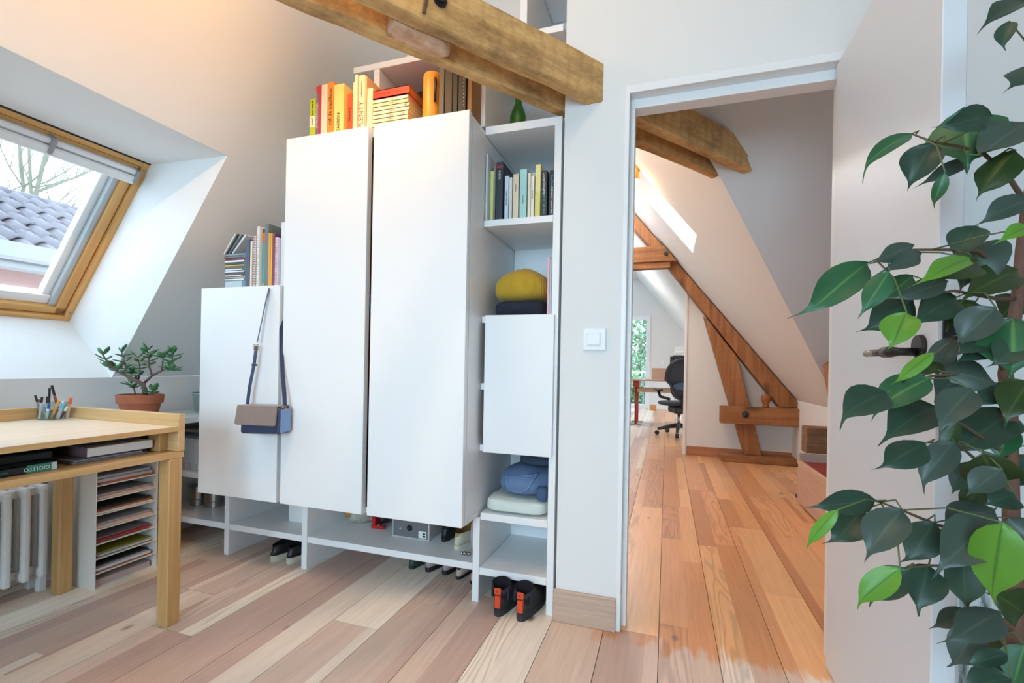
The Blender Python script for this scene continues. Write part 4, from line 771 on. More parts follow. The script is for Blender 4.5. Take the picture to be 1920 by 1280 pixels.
ob('strap', strap(bmesh.new(), [(at(u, v, Y=y), (1, -.7, 0)) for (u, v), y in sp], .016, .003), mat('strap_blue', S(84, 106, 136), .5), HB)
sp = [((481, 648), 1.652), ((476, 685), 1.648), ((468, 725), 1.644), ((463, 764), 1.640)]
ob('strap', strap(bmesh.new(), [(at(u, v, Y=y), (1, -.2, 0)) for (u, v), y in sp], .019, .004), NAVY, HB)
sp = [((526, 552), 1.712), ((527, 600), 1.70), ((528, 660), 1.682), ((530, 700), 1.665), ((533, 735), 1.65), ((534, 764), 1.64)]
ob('strap', strap(bmesh.new(), [(at(u, v, Y=y), (.5, 1, 0)) for (u, v), y in sp], .017, .003), NAVY, HB)
p = at(480, 651, Y=1.650); bm = bmesh.new()
for k in range(4):
    o_ = [(-.012, -.012), (.012, -.012), (.012, .012), (-.012, .012), (-.012, -.012)]; tube(bm, [p+Vector((o_[k][0], 0, o_[k][1])), p+Vector((o_[k+1][0], 0, o_[k+1][1]))], .002, 6)
ob('buckle', bm, mat('brass', S(206, 186, 140), .3, 1), HB); kp = at(477, 684, Y=1.648); ob('keeper', B(kp.x-.012, kp.x+.012, kp.y-.005, kp.y+.005, kp.z-.005, kp.z+.005, bev=.001), NAVY, HB)
ob('ring', tube(bmesh.new(), [at(528, 764, Y=1.612), at(536, 762, Y=1.63), at(536, 768, Y=1.63)], .0025, 6), mat('brass', S(206, 186, 140), .3, 1), HB)
# ================================================================= CLOTHES IN THE COLUMN
def knit(name, label, bm, m, cat='clothes', n='folded_cloth', grp=None):
    xs = [v.co for v in bm.verts]; t = thing(name, label, cat, (sum(v.x for v in xs)/len(xs), sum(v.y for v in xs)/len(xs), min(v.z for v in xs)), grp); o = ob(n, bm, m, t, smooth=True); return t, o
knit('sweater', 'dark navy knitwear folded under the mustard sweater', blob(-.716, -.476, 1.875, 2.15, 1.2045, 1.275, 4, .010, 22, 60, 20), mat('navy_knit', S(40, 42, 58), .95, var=.25, nscale=80, bump=.4, bscale=220))
knit('sweater', 'mustard yellow ribbed sweater folded on the navy one', blob(-.720, -.474, 1.870, 2.15, 1.268, 1.385, 3.2, .010, 12, 220, 30, sag=.028, ribs=760), mat('mustard_knit', S(190, 152, 42), .95, var=.1, nscale=40, bump=.25, bscale=260, sheen=.2))
knit('trousers', 'cream trousers folded flat under the blue jeans', blob(-.730, -.456, 1.865, 2.20, .3785, .440, 5, .010, 14, 70, 20), mat('cream_cotton', S(216, 222, 214), .9, var=.06, bump=.2, bscale=120))
DEN = mat('blue_denim', S(98, 124, 158), .9, var=.25, nscale=16, bump=.3, bscale=240)
t, jo = knit('jeans', 'blue denim jeans folded with a back pocket showing', blob(-.694, -.456, 1.885, 2.20, .441, .560, 2.6, .010, 10, 90, 28), DEN)
from mathutils.bvhtree import BVHTree
bv = BVHTree.FromPolygons([v.co.copy() for v in jo.data.vertices], [tuple(p.vertices) for p in jo.data.polygons])
def onj(x, z):
    o_ = Vector((x, 1.7, z))-W[jo.name]; h_ = bv.ray_cast(o_, Vector((0, 1, 0))); return (h_[0]+W[jo.name] if h_[0] is not None else Vector((x, 2.0, z)))
pk = [(-.648, .528), (-.505, .545), (-.535, .485), (-.575, .462), (-.635, .466)]
for off in (0, .006):
    bm = bmesh.new(); c = Vector((-.58, .5, 0)); ptsz = []
    for a, b in zip(pk, pk[1:]+pk[:1]):
        for k in range(6):
            x, z = a[0]+(b[0]-a[0])*k/6, a[1]+(b[1]-a[1])*k/6; x, z = -.58+(x+.58)*(1-off*12), .50+(z-.50)*(1-off*12); ptsz.append(onj(x, z)+Vector((0, -.0025, .001)))
    tube(bm, ptsz+[ptsz[0]], .0011 if off else .0018, 5); ob('pocket_stitching' if off else 'pocket_edge', bm, cmat(150, 170, 200) if off else cmat(66, 94, 138), t)
ob('waistband', blob(-.505, -.455, 1.872, 1.93, .442, .50, 3, .006, 30, 30, 14), cmat(70, 92, 128, .9), t, smooth=True)
knit('jeans', 'dark indigo jeans folded on top behind the blue pair', blob(-.62, -.457, 1.99, 2.22, .555, .608, 4, .008, 16, 60, 18), mat('dark_denim', S(56, 66, 84), .9, var=.15, nscale=20))
# ================================================================= SHOES
def shoe(name, label, x, y, rz, L_, wd, hgt, open_to, up, sole, solec, z=0, cat='shoe', grp=None, hs=.022, inner=None, slant=0):
    """heel at the origin, toe along +Y of its own frame; open_to = fraction of the length where the opening ends"""
    t = thing(name, label, cat, (x, y, z), grp, rz=rz or 1e-6)
    def outline(f, w_, e=0):
        pts = []
        for i in range(28):
            a = 2*math.pi*i/28; c, s = math.cos(a), math.sin(a); yy = .5-.5*c   # 0 heel .. 1 toe
            prof = .78+.26*math.sin(max(0, (yy-.2))/.8*math.pi*.85)
            yl = yy*f*L_; xx = math.copysign(abs(s)**.86, s)*w_/2*prof
            pts.append((xx*(1+e), yl+e*.02*(-c)))
        return pts
    def loft(levels, top=True):
        bm = bmesh.new(); rings = [[bm.verts.new((px_, py_+dy, zz_+slant*max(0, (zz_-hs-.02)/(hgt-hs-.02))*(py_-.20*L_))) for px_, py_ in outline(f, w_, e)] for zz_, f, w_, e, dy in levels]
        for a, b in zip(rings, rings[1:]):
            for i in range(28): bm.faces.new((a[i], a[(i+1) % 28], b[(i+1) % 28], b[i]))
        bm.faces.new(rings[0])
        if top: bm.faces.new(rings[-1])
        bmesh.ops.recalc_face_normals(bm, faces=bm.faces); return bm
    ob('sole', loft([(0, 1, wd*.98, .01, 0), (hs*.3, 1, wd, .04, 0), (hs, 1, wd, .03, 0)]), solec, t, smooth=False)
    lv = [(hs, 1, wd*.98, 0, 0), (hs+.012, .985, wd*.98, 0, .002)]; n = 7
    for i in range(1, n+1):
        k = i/n; zz_ = hs+.012+(hgt-hs-.012)*k; f = .985+(open_to-.985)*min(1, (k*1.25))**.8; lv.append((zz_, f, wd*(.98-.14*k), 0, .012*math.sin(k*2.2)))
    o = ob('upper', loft(lv, False), up, t, smooth=True)
    f = open_to; dy_ = .012*math.sin(2.2); ob('lining', loft([(max(hs+.006, hgt-.065), f*.90, wd*.66, 0, .010), (hgt-.012, f*.95, wd*.76, 0, dy_+.002), (hgt+.0006, f, wd*.842, 0, dy_)], False), inner or mat('shoe_lining', S(24, 20, 30), .95), t)
    return t
NUB = mat('black_suede', S(48, 48, 50), .9, var=.12, nscale=60, bump=.15, bscale=200); SOLEB = mat('black_rubber', S(44, 47, 52), .7, var=.06); ORG = mat('orange_webbing', S(214, 74, 36), .8, var=.05)
for x, y, rz, lb in ((-.622, 1.768, -.02, 'left black ankle boot with orange heel tabs under the column'), (-.527, 1.764, -.06, 'right black ankle boot, its side turned to view')):
    t = shoe('ankle_boot', lb, x, y, rz, .285, .094, .126, .235, NUB, None, SOLEB, slant=.42, grp='pair of black ankle boots', cat='boot', hs=.026)
    ob('heel_tab', B(-.011, .011, -.001, .014, .034, .082, bev=.001), ORG, t); pt = ob('pull_tab', B(-.013, .013, .000, .008, .088, .112, bev=.001), ORG, t); text('R', (0, -.0008, .100), (1, 0, 0), (0, 0, 1), .013, INK, pt)
    ob('elastic_panel', B(.030, .0385, .030, .055, .06, .105, bev=.002), mat('elastic', S(40, 42, 58), .95, var=.1), t); ob('elastic_panel', B(-.0385, -.030, .030, .055, .06, .105, bev=.002), mat('elastic', S(40, 42, 58), .95, var=.1), t)
CRS = mat('cream_rubber', S(196, 188, 170), .7, var=.08); BLT = mat('black_leather', S(30, 31, 33), .45, var=.1)
for x, y, rz, lb in ((-1.850, 1.862, -.10, 'left black slip-on sneaker with cream sole under the bench'), (-1.757, 1.868, -.08, 'right black slip-on sneaker, next to the bench upright')):
    shoe('slip_on_sneaker', lb, x, y, rz, .25, .086, .078, .66, BLT, None, CRS, grp='pair of black slip-on sneakers', cat='shoe', hs=.030)
shoe('shoe', 'dark green flat shoe far back under the bench', -1.165, 2.03, 0, .24, .082, .060, .7, cmat(50, 66, 56), None, cmat(40, 48, 44), cat='shoe', hs=.012)
for x, lb in ((-1.075, 'left pinkish shoe with black sole under the bench'), (-.985, 'right pinkish shoe with black sole under the bench')): shoe('shoe', lb, x, 2.03, -.05, .24, .084, .062, .7, cmat(176, 148, 148), None, BLT, cat='shoe', hs=.022, grp='pinkish shoes with black soles')
for x, y, rz, lb in ((-.905, 2.01, .02, 'left beige ballet flat with black edge under the bench'), (-.824, 1.99, .02, 'right beige ballet flat against the upright')): shoe('ballet_flat', lb, x, y, rz, .235, .074, .050, .72, cmat(198, 172, 160), None, BLT, cat='shoe', hs=.014, grp='beige ballet flats')
# things on the bench shelf
t, _ = knit('sheepskin_slipper', 'cream sheepskin slipper on the bench behind the narrow door', blob(-1.60, -1.44, 2.06, 2.24, .1605, .275, 2.6, .018, 30, 60, 24), mat('sheepskin', S(196, 188, 170), .98, var=.2, nscale=60, bump=.8, bscale=120), 'slipper', 'fleece')
ob('suede_patch', blob(-1.585, -1.52, 2.055, 2.10, .19, .26, 2.5, .006, 30, 24, 12), cmat(176, 132, 84, .9), t, smooth=True)
t = thing('sandal', 'red and black sandal on the bench beside the grey box', 'shoe', (-1.36, 2.12, .16)); ob('strap', boxes((-1.412, -1.392, 2.06, 2.20, .161, .235), (-1.412, -1.335, 2.055, 2.075, .161, .178), bev=.005), cmat(196, 40, 44), t); ob('foot_bed', blob(-1.39, -1.335, 2.07, 2.22, .175, .24, 3, .006, 30, 24, 12), BLT, t, smooth=True); ob('buckle', B(-1.372, -1.356, 2.052, 2.056, .178, .188), STEEL, t)
t = thing('shoe', 'brown red shoe between the sandal and the grey box', 'shoe', (-1.29, 2.16, .16)); ob('upper', blob(-1.325, -1.262, 2.09, 2.26, .161, .23, 2.6, .005, 30, 30, 14), cmat(120, 84, 80), t, smooth=True)
bx = thing('shoe_box', 'grey cardboard box with a round black hole and white label', 'box', (-1.15, 2.13, .16)); ob('carton', B(-1.250, -1.050, 2.0, 2.27, .1605, .335, bev=.001), cmat(196, 192, 190), bx); ob('front_print', B(-1.244, -1.058, 1.9985, 2.0002, .168, .332), cmat(112, 112, 114), bx)
bm = bmesh.new(); lathe(bm, [(.0, -.001), (.0145, -.001), (.016, .0015), (.0, .0015)], (-1.155, 1.998, .212), 20, 'Y'); ob('black_hole', bm, BLACK, bx)
ob('label', B(-1.106, -1.066, 1.9972, 1.9986, .172, .204), WHITEP, bx); ob('barcode', B(-1.084, -1.070, 1.9965, 1.9973, .177, .186), INK, bx); ob('barcode', B(-1.084, -1.070, 1.9965, 1.9973, .190, .197), INK, bx); text('A', (-1.205, 1.9978, .205), (1, 0, 0), (0, 0, 1), .014, INKW, bx)
shoe('shoe', 'black shoe behind the cream slipper on the bench', -.985, 2.02, .1, .235, .08, .075, .6, BLT, None, BLACK, z=.1605, cat='shoe', hs=.02)
shoe('slipper', 'cream slipper with tan insole on the bench, seen from behind', -.893, 1.955, -.1, .25, .090, .070, .74, cmat(206, 198, 172), None, cmat(214, 206, 184), z=.1605, cat='slipper', hs=.018, inner=cmat(170, 126, 78))
knit('cloth_bag', 'pale grey mauve cloth bag squeezed against the upright', blob(-.812, -.768, 1.90, 2.20, .1605, .34, 3, .006, 24, 30, 24), cmat(176, 166, 172, .95), 'bag')
t = thing('key_ring', 'small silver trinket on the bench beside the upright', 'trinket', (-.83, 1.915, .1605)); bm = bmesh.new()
for k in range(4): lathe(bm, [(.0, .0), (.007, .002), (.008, .008), (.004, .014), (.0, .015)], (-.845+.011*k, 1.915+.006*(k % 2), .1605), 10)
ob('beads', bm, STEEL, t, kind='stuff', smooth=True)
t = thing('shoe_box', 'white box with a red lid in the second bench compartment', 'box', (-1.78, 2.1, .16)); ob('carton', B(-1.872, -1.690, 1.995, 2.26, .1605, .262, bev=.001), WHITEP, t); ob('lid', B(-1.866, -1.686, 1.99, 2.265, .262, .285, bev=.002), cmat(150, 66, 58), t)
# ================================================================= OFFICE BEHIND THE PARTITION
T = thing('trestle_desk', 'pale desk top on red trestles in the far office', 'desk', (-.1, 8.75, 0))
ob('desktop', B(-.95, 1.0, 8.42, 9.1, .772, .797, bev=.002), wood('office_top', S(206, 178, 160), S(190, 160, 140), 'X', 30, .05, .4, bump=.03), T)
REDM = mat('red_trestle_paint', S(176, 54, 44), .4, var=.08)
for x in (-.50, .75):
    ob('trestle_leg', tube(bmesh.new(), [(x, 8.55, .02), (x, 8.55, .66)], .022, 10), REDM, T, smooth=True); ob('trestle_leg', tube(bmesh.new(), [(x, 8.98, .02), (x, 8.98, .66)], .022, 10), REDM, T, smooth=True)
    ob('trestle_foot', boxes((x-.10, x+.10, 8.535, 8.565, .0, .022), (x-.10, x+.10, 8.965, 8.995, .0, .022), bev=.003), STEEL, T)
ob('trestle_rail', boxes((-.52, .78, 8.54, 8.565, .575, .64), (-.52, .78, 8.965, 8.99, .575, .64), bev=.002), wood('office_rail', S(206, 178, 150), S(180, 150, 120), 'X', 30, .05, .5), T)
ob('support', tube(bmesh.new(), [(-.50, 8.55, .56), (-.86, 8.55, .772)], .010, 8), cmat(84, 100, 124), T)
ob('post', boxes((-.55, -.45, 8.50, 9.03, .66, .772), (.70, .80, 8.50, 9.03, .66, .772), bev=.003), REDM, T)
t = thing('monitor', 'black computer monitor on the office desk behind the chair', 'monitor', (.30, 8.85, .80)); ob('screen_back', B(.055, .56, 8.83, 8.87, .86, 1.21, bev=.006), BLACK, t); ob('foot', boxes((.2, .42, 8.76, 8.90, .798, .812), (.29, .33, 8.845, 8.885, .81, .95), bev=.003), BLACK, t)
t = thing('screen', 'second taller dark grey screen behind the monitor', 'monitor', (.35, 8.98, .80)); ob('panel', B(.10, .62, 8.96, 8.99, .92, 1.235, bev=.005), cmat(60, 62, 66), t); ob('foot', boxes((.28, .44, 8.93, 9.03, .798, .81), (.34, .38, 8.99, 9.01, .8, 1.0)), BLACK, t)
t = thing('storage_box', 'white box on the shelf above the office monitors', 'box', (.38, 9.6, 1.28)); ob('carton', B(.14, .62, 9.5, 9.7, 1.30, 1.40, bev=.004), WHITEP, t)
ob('wall_shelf', boxes((.12, 1.0, 9.45, 9.75, 1.275, 1.299), (.14, .17, 9.45, 9.75, 0, 1.275), (.95, .98, 9.45, 9.75, 0, 1.275)), LACQ, None, 'white rack behind the office desk carrying a white box', 'shelf')
ob('cardboard_box', B(-.255, .03, 8.78, 8.98, .798, 1.00, bev=.003), mat('cardboard_pinkish', S(216, 180, 156), .8, var=.06), None, 'pinkish cardboard box standing on the office desk', 'box')
t = thing('paper_stack', 'white papers lying on the office desk edge', 'paper', (-.4, 8.6, .797)); ob('paper_sheets', boxes((-.60, -.42, 8.46, 8.70, .7975, .812), (-.36, -.24, 8.46, 8.64, .7975, .815), bev=.001), WHITEP, t)
ob('wood_offcut', B(-.36, -.22, 11.55, 11.75, 0, .13, bev=.004), cmat(206, 140, 80), None, 'small orange wooden block on the floor beside the garden door', 'block')
ob('light_switch', B(-.14, -.05, 11.985, 12.0, 1.09, 1.20, bev=.004), TRIMW, None, 'small white switch on the far office wall', 'switch')
# office chair
CH = thing('office_chair', 'black mesh office chair with curved frame and five wheeled feet', 'chair', (.19, 7.5, 0), rz=.35)
MESHM = mat('chair_mesh', S(62, 68, 78), .8, var=.1); CHF = mat('chair_frame', S(52, 58, 70), .45, var=.05)
pts = []
for i in range(33):
    a = 2*math.pi*i/32; x = math.copysign(abs(math.cos(a))**.7, math.cos(a))*(.29 if math.sin(a) > 0 else .21); z = .84+math.copysign(abs(math.sin(a))**.75, math.sin(a))*.29
    pts.append((x, -.22-.10*((z-.62)/.5)+.05*(x/.3)**2, z))
ob('back_frame', tube(bmesh.new(), pts, .024, 8), CHF, CH, smooth=True, local=True)
bm = bmesh.new(); c = bm.verts.new((0, -.28, .84)); rg = [bm.verts.new((p[0], p[1]+.008, p[2])) for p in pts[:-1]]; rg2 = [bm.verts.new((p[0]*.55, p[1]-.015, .84+(p[2]-.84)*.55)) for p in pts[:-1]]
for i in range(32):
    bm.faces.new((rg[i], rg[(i+1) % 32], rg2[(i+1) % 32], rg2[i])); bm.faces.new((rg2[i], rg2[(i+1) % 32], c))
ob('back_mesh', bm, MESHM, CH, smooth=True)
ob('lumbar_pad', blob(-.20, .20, -.29, -.25, .68, .80, 2.6, 0, 10, 24, 12), cmat(70, 92, 124), CH, smooth=True)
ob('seat', blob(-.27, .27, -.20, .28, .44, .51, 4, 0, 10, 30, 12), MESHM, CH, smooth=True)
ob('mechanism', boxes((-.14, .14, -.22, .10, .34, .44), (-.06, .06, -.26, -.18, .40, .62), bev=.02), mat('dark_plastic', S(46, 40, 36), .5), CH)
for s_ in (-1, 1):
    ob('armrest', blob(s_*.33-.05, s_*.33+.05, -.15, .12, .66, .70, 3, 0, 10, 20, 10), BLACK, CH, smooth=True); ob('arm_post', tube(bmesh.new(), [(s_*.33, -.02, .665), (s_*.32, -.08, .58), (s_*.22, -.20, .55)], .022, 8), BLACK, CH, smooth=True)
ob('gas_column', tube(bmesh.new(), [(0, 0, .10), (0, 0, .36)], .026, 12), STEEL, CH, smooth=True)
for k in range(5):
    a = 2*math.pi*k/5+.5; c, s_ = math.cos(a), math.sin(a)
    ob('leg', tube(bmesh.new(), [(0, 0, .15), (c*.16, s_*.16, .125), (c*.31, s_*.31, .085)], [.036, .030, .020], 8), CHF, CH, smooth=True)
    ob('caster', tube(bmesh.new(), [(c*.32-s_*.022, s_*.32+c*.022, .033), (c*.32+s_*.022, s_*.32-c*.022, .033)], .032, 14), BLACK, CH)
# ================================================================= OUTSIDE THE SKYLIGHT: NEIGHBOUR ROOF AND TREES
NB = thing('neighbour_house', 'neighbour house with weathered wavy tiles, white gutter and pink wall', 'house', (-9.0, 5.0, -3))
ob('wall', B(-11.8, -7.75, 1.5, 9.5, -3, 2.18), mat('pink_render', S(160, 118, 108), .9, var=.08, nscale=3, bump=.2), NB)
bm = bmesh.new(); prism(bm, [(-7.45, 2.22), (-10.05, 3.56), (-10.05, 3.44), (-7.45, 2.12)], 1.5, 9.5, 'Y'); ob('roof_deck', bm, cmat(110, 104, 104), NB)
bm = bmesh.new(); prof = [(-7.30, 2.34), (-7.30, 2.24), (-7.33, 2.17), (-7.41, 2.14), (-7.49, 2.17), (-7.50, 2.24), (-7.485, 2.24), (-7.48, 2.18), (-7.41, 2.155), (-7.345, 2.18), (-7.315, 2.24), (-7.315, 2.34)]
prism(bm, prof, 1.5, 9.5, 'Y'); ob('gutter', bm, mat('white_gutter', S(150, 148, 144), .5, var=.05), NB)
ob('fascia', B(-7.75, -7.48, 1.5, 9.5, 2.06, 2.16), mat('white_gutter', S(150, 148, 144), .5), NB)
TILEM = mat('roof_tile', S(112, 104, 108), .6, var=.35, nscale=7, bump=.3)
bm = bmesh.new(); tw, tl = .24, .46; prof = []
for i in range(13):
    u_ = i/12; prof.append((u_*(tw+.03), .045*math.sin(u_*2*math.pi*.98)+.01))
rows_ = []
for v_, dz in ((0, .030), (.5, .014), (1, .0)): rows_.append([bm.verts.new((v_*tl, p[0], p[1]+dz)) for p in prof])
low = [bm.verts.new((0, p[0], p[1]+.008)) for p in prof]
for a, b in zip(rows_, rows_[1:]):
    for i in range(12): bm.faces.new((a[i], a[i+1], b[i+1], b[i]))
for i in range(12): bm.faces.new((low[i], low[i+1], rows_[0][i+1], rows_[0][i]))
bmesh.ops.recalc_face_normals(bm, faces=bm.faces); tme = bpy.data.meshes.new('tile'); bm.to_mesh(tme); bm.free(); tme.materials.append(TILEM)
for p in tme.polygons: p.use_smooth = True
pit = math.atan2(3.56-2.22, 2.6)
for r_ in range(7):
    for c_ in range(25):
        o = bpy.data.objects.new('tile', tme); COL.objects.link(o); o.parent = NB; s_ = .40*r_-.06
        o.location = Vector((-7.42-s_*math.cos(pit), 2.3+tw*c_+(.0 if r_ % 2 else .03), 2.265+s_*math.sin(pit)+R.uniform(-.004, .004)))-W[NB.name]; o.rotation_euler = (R.uniform(-.02, .02), -pit+R.uniform(-.015, .015), math.pi); o.location.y += tw
for k in range(16):
    o = ob('ridge_tile', tube(bmesh.new(), [(-10.05, 2.2+.40*k, 3.55), (-10.05, 2.2+.40*k+.42, 3.565)], [.11, .12], 12), TILEM, NB, smooth=True)
rt = random.Random(21); BK = mat('bare_bark', S(112, 110, 92), .9, var=.2)
for k, (x, y, hgt, lb) in enumerate(((-13.5, 5.5, 7.2, 'leaning bare tree behind the left end of the tiled roof'), (-17.0, 8.0, 9.3, 'bare forked tree, second from the left behind the roof'), (-20.5, 10.7, 10.6, 'slim bare tree with a twisted trunk, centre of the skylight'), (-24.0, 14.0, 13.0, 'straight bare tree right of the skylight centre'), (-27.5, 17.6, 14.0, 'thin bare tree near the right edge of the pane'), (-32.0, 15.2, 17.0, 'tall pale bare tree furthest behind'))):
    t = thing('bare_tree', lb, 'tree', (x, y, -3), 'bare winter trees beyond the neighbour roof'); bt_ = bmesh.new(); bb = bmesh.new(); base = Vector((x, y, -3)); p = base.copy(); tr = [p.copy()]; lean = Vector((rt.uniform(-.1, .1), rt.uniform(-.22, .22), 1))
    for i in range(9): p = p+Vector((lean.x+rt.uniform(-.1, .1), lean.y+rt.uniform(-.12, .12), 1))*(hgt+2)/9; tr.append(p.copy())
    tube(bt_, tr, [.008*hgt*(1.6-.14*i) for i in range(10)], 7); ob('trunk', bt_, BK, t, smooth=True)
    def grow(p0, d, L_, r, depth):
        pts = [p0]; q = p0
        for i in range(4):
            d = (d+Vector((rt.uniform(-.25, .25), rt.uniform(-.25, .25), rt.uniform(-.05, .25)))).normalized(); q = q+d*L_/4; pts.append(q)
        tube(bb, pts, [r, r*.8, r*.6, r*.45, r*.25], 4)
        if depth:
            for j in range(3): grow(pts[1+j], (d+Vector((rt.uniform(-.9, .9), rt.uniform(-.9, .9), rt.uniform(-.1, .5)))).normalized(), L_*.6, r*.5, depth-1)
    for i in range(3, 10):
        for j in range(3):
            a = rt.uniform(0, 6.28); grow(tr[i], Vector((math.cos(a), math.sin(a), .7)).normalized(), rt.uniform(.14, .26)*hgt, .0042*hgt*(1.3-.09*i), 2)
    ob('branches', bb, BK, t, kind='stuff')
# garden behind the far door
GR = mat('lawn_green', S(120, 168, 110), .95, var=.3, nscale=4)
ob('lawn', B(-6, 5, 13.6, 30, -.30, -.12), GR, kind='structure', label='pale green lawn beyond the garden door', cat='lawn')
ob('terrace', B(-6, 5, 12.12, 13.6, -.2, -.04), cmat(206, 212, 214), kind='structure', label='pale terrace outside the garden door', cat='terrace')
for k, (x, y, r, h, lb) in enumerate(((-.95, 18.0, 1.1, 4.4, 'dense green shrub filling the middle of the garden door'), (-.15, 21.0, 1.1, 3.9, 'darker rounded shrub right of the dense one'), (-.85, 15.7, .8, 1.0, 'low bright green shrub in front of the others'), (-1.7, 24.3, 1.7, 6.4, 'tall shrub rising behind at the left'))):
    t = thing('garden_shrub', lb, 'shrub', (x, y, -.12)); bm = bmesh.new()
    for i in range(1500):
        a, b_ = rt.uniform(0, 6.28), rt.uniform(-1, 1); q = (1-b_*b_)**.5; rr_ = rt.uniform(.55, 1.0); c = Vector((x+q*math.cos(a)*r*rr_, y+q*math.sin(a)*r*rr_, -.1+h/2*(1+b_*rr_)))
        u1 = Vector((rt.uniform(-1, 1), rt.uniform(-1, 1), rt.uniform(-1, 1))).normalized(); u2 = u1.orthogonal().normalized(); s_ = rt.uniform(.06, .12)
        bm.faces.new([bm.verts.new(c+u1*s_), bm.verts.new(c+u2*s_*.6), bm.verts.new(c-u1*s_), bm.verts.new(c-u2*s_*.6)])
    ob('foliage', bm, mat('shrub_green_%d' % k, [S(112, 142, 108), S(84, 114, 90), S(136, 166, 122), S(126, 150, 128)][k], .8, var=.35, nscale=3), t, kind='stuff'); ob('stem', tube(bmesh.new(), [(x, y, -.12), (x, y, h*.5)], .06, 6), BK, t)
t = thing('garden_table', 'thin grey garden table on the terrace', 'table', (-.75, 13.0, -.04)); ob('table_top', B(-1.3, -.52, 12.6, 13.3, .86, .89, bev=.004), cmat(196, 204, 208), t)
for x in (-1.25, -.58):
    for y in (12.66, 13.24): ob('leg', tube(bmesh.new(), [(x, y, -.04), (x, y, .86)], .012, 8), cmat(110, 120, 124), t)
# ================================================================= FICUS
FX = at(1903, 1250, d=.78)
FI = thing('ficus', 'tall ficus with glossy drip-tipped leaves in front of the open door', 'plant', (FX.x, FX.y, 0))
FB = mat('ficus_bark', S(112, 78, 62), .8, var=.25, nscale=40, bump=.3)
TRK = [at(u, v, d=d) for u, v, d in ((1903, 1250, .78), (1902, 1120, .78), (1896, 980, .79), (1894, 860, .79), (1893, 760, .78), (1885, 700, .77), (1896, 640, .77), (1908, 560, .77), (1915, 470, .78), (1926, 380, .78), (1945, 280, .79), (1960, 120, .8), (1965, -120, .8))]
FBASE = Vector((FX.x+.01, FX.y+.02, .24)); tube_pts = [FBASE, FBASE.lerp(TRK[0], .5)+Vector((.008, 0, 0))]+TRK
bm = bmesh.new(); tube(bm, tube_pts, [.016, .0145]+[.0125-.0006*i for i in range(len(TRK))], 10); ob('trunk', bm, FB, FI, smooth=True)
bm = bmesh.new(); lathe(bm, [(.0, 0), (.11, 0), (.14, .24), (.15, .245), (.15, .27), (.137, .27), (.135, .235), (.0, .235)], (FX.x, FX.y, 0), 32); ob('pot', bm, cmat(206, 202, 196), FI, smooth=False)
LM = {}
def leafmat(k, c, vein):
    m, t, p = _new('ficus_leaf_'+k); L = t.links.new; at_ = t.nodes.new('ShaderNodeAttribute'); at_.attribute_name = 'across'
    r = ramp(t, [(0, vein), (.10, c), (1, c)]); L(at_.outputs['Fac'], r.inputs[0]); tc = t.nodes.new('ShaderNodeTexCoord'); n = t.nodes.new('ShaderNodeTexNoise'); n.inputs['Scale'].default_value = 18; L(tc.outputs['Object'], n.inputs['Vector'])
    mr = t.nodes.new('ShaderNodeMapRange'); mr.inputs[3].default_value = .8; mr.inputs[4].default_value = 1.2; L(n.outputs['Fac'], mr.inputs[0]); mx = t.nodes.new('ShaderNodeMix'); mx.data_type = 'RGBA'; mx.blend_type = 'MULTIPLY'; mx.inputs[0].default_value = 1; L(r.outputs[0], mx.inputs[6]); L(mr.outputs[0], mx.inputs[7]); L(mx.outputs[2], p.inputs['Base Color'])
    p.inputs['Roughness'].default_value = .42; p.inputs['Specular IOR Level'].default_value = .45
    LM[k] = m
leafmat('d', S(42, 68, 52), S(58, 84, 62)); leafmat('g', S(62, 78, 68), S(80, 96, 80)); leafmat('m', S(44, 92, 56), S(92, 132, 72)); leafmat('l', S(88, 138, 38), S(56, 100, 30)); leafmat('o', S(44, 64, 26), S(70, 92, 40))  # grey kind is an ordinary leaf with its glossy highlight painted into the colour
